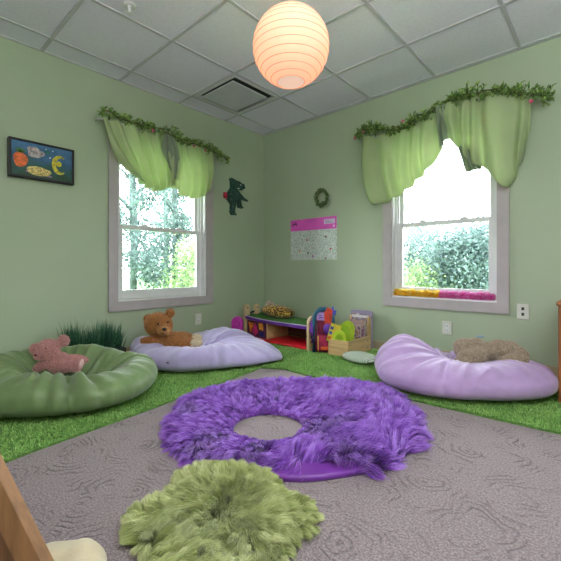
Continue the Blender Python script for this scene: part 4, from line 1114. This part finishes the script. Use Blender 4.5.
# brown cabinet at the right
M_CAB = wood_mat('reddish_brown_veneer', (142, 84, 46), 'Z', .45, .15)
cb = thing('storage_cabinet', 'reddish brown wooden storage cabinet at the right edge', 'cabinet', (3.50, -.36, .012))
obj('carcass', MB().bbox(-.31, .31, -.29, .33, 0, .60, .003), M_CAB, cb)
obj('cabinet_top', MB().bbox(-.318, .318, -.305, .335, .60, .625, .004), M_CAB, cb)
for sx in (-1, 1):
    d = obj('door', MB().bbox(min(sx*.305, sx*.003), max(sx*.305, sx*.003), -.308, -.29, .04, .58, .003), M_CAB, cb)
    obj('knob', MB().ell((sx*.03, -.32, .34), (.012, .014, .012), sub=2), M_PLATE, d, smooth='all')
# wooden leaning panel at the lower left and the cream cushion beside it
M_PANEL = wood_mat('warm_brown_board', (146, 104, 66), 'Z', .5, .2)
M_PANEL2 = wood_mat('dark_brown_board', (112, 76, 48), 'Z', .55, .2)
e_ = thing('leaning_panel', 'brown wooden panel with a lighter edge leaning at the lower left', 'wooden panel', (2.27, -3.37, 0), VIEW)
def lean(x0, x1, y0, y1, slope, ztop):       # slanted board in local x,z
    mb = MB(); vs = []
    for z in (0, ztop):
        for y in (y0, y1):
            for x in (x0, x1): vs.append((x-slope*z, y, z))
    mb.add(vs, [(0, 2, 3, 1), (4, 5, 7, 6), (0, 1, 5, 4), (2, 6, 7, 3), (0, 4, 6, 2), (1, 3, 7, 5)]); return mb
obj('leg', lean(.245, .305, -.012, .02, .50, .56), M_PANEL, e_)
obj('board', lean(-.2, .245, -.002, .012, .50, .54), M_PANEL2, e_)
obj('leg', lean(-.26, -.2, -.012, .02, .50, .56), M_PANEL, e_)
obj('top_rail', MB().bbox(-.54, .05, -.014, .022, .555, .60, .004), M_PANEL, e_)
obj('stay', MB().tube([(-.2, .02, .58), (-.12, .10, .02)], .014, 6), M_PANEL2, e_)
cc = [(.0, 0, .045), (.03, -.05, .045), (-.05, .0, .045)]
mbc = MB()
for p in cc: mbc.ell(p, (.085, .085, .05), (0, 0, 0))
me = bake(mbc, .008)
cz = tag(obj('cushion', None, fabric_mat('cream_fleece', (206, 190, 158), .9, .4, .5, 9), mesh=me, loc=(2.375, -3.135, .002), smooth='all'), 'cream fleece cushion on the carpet beside the brown leaning panel', 'cushion'); cz.rotation_euler = (0, 0, VIEW)
for v_ in me.vertices: v_.co.z = max(0, v_.co.z+.006*mnoise.noise(v_.co*14)+.004*math.sin(v_.co.x*60+v_.co.y*25))

# ------------------------------------------------------------------ light
w = bpy.data.worlds.new('World'); SC.world = w; w.use_nodes = True; nt = w.node_tree
bg = nt.nodes['Background']
tc = nt.nodes.new('ShaderNodeTexCoord'); spz = nt.nodes.new('ShaderNodeSeparateXYZ'); nt.links.new(tc.outputs['Generated'], spz.inputs[0])
rp = nt.nodes.new('ShaderNodeValToRGB'); rp.color_ramp.elements[0].color = (.96, .98, 1, 1); rp.color_ramp.elements[1].color = (.82, .91, 1, 1)
nt.links.new(spz.outputs['Z'], rp.inputs['Fac']); nt.links.new(rp.outputs['Color'], bg.inputs['Color'])
bg.inputs['Strength'].default_value = 15.0
def area(name, loc, rot, sx, sy, power, color=(1, 1, 1), portal=False):
    l = bpy.data.lights.new(name, 'AREA'); l.shape = 'RECTANGLE'; l.size = sx; l.size_y = sy; l.energy = power; l.color = color
    if portal: l.cycles.is_portal = True
    o = bpy.data.objects.new(name, l); COL.objects.link(o); o.location = loc; o.rotation_euler = rot; return o
area('window_portal', (-.2, -1.445, 1.3), (0, -PI/2, 0), 1.6, 1.05, 1, portal=True)
area('window_portal', (2.26, .2, 1.33), (-PI/2, 0, 0), .96, 1.6, 1, portal=True)
area('overhead_fill', (3.6, -3.75, H-.02), (0, 0, 0), 1.2, 1.2, 10, (1, .92, .82))  # unseen fill added behind the camera, not a fixture of the room
area('side_fill', (2.9, -4.7, 1.9), (PI/2+.15, 0, -.1), 1.8, .8, 26, (1, .97, .93))  # added fill from behind the camera, brightens valances and right wall
area('upward_fill', (4.3, -2.9, 1.9), (PI, 0, 0), 1.0, 1.0, 118, (.93, .96, 1))  # unseen fill aimed upwards, added to lift the ceiling tone
p = bpy.data.lights.new('lantern_bulb', 'POINT'); p.energy = 3.8; p.color = (1, .56, .37); p.shadow_soft_size = .05
po = bpy.data.objects.new('lantern_bulb', p); COL.objects.link(po); po.location = (2.145, -1.97, LZ+.02)

sl = bpy.data.lights.new('sun', 'SUN'); sl.energy = 2.5; sl.angle = .03; sl.color = (1, .98, .92)
so = bpy.data.objects.new('sun', sl); COL.objects.link(so); so.location = (4, -4, 8); so.rotation_euler = Vector((-.5, .6, -.62)).to_track_quat('-Z', 'Y').to_euler()
SC.view_settings.view_transform = 'Standard'; SC.view_settings.look = 'None'; SC.view_settings.exposure = 0
SC.cycles.use_denoising = True; SC.cycles.max_bounces = 10; SC.cycles.diffuse_bounces = 6; SC.cycles.transparent_max_bounces = 12
SC.cycles.caustics_reflective = False; SC.cycles.caustics_refractive = False; SC.cycles.sample_clamp_indirect = 6
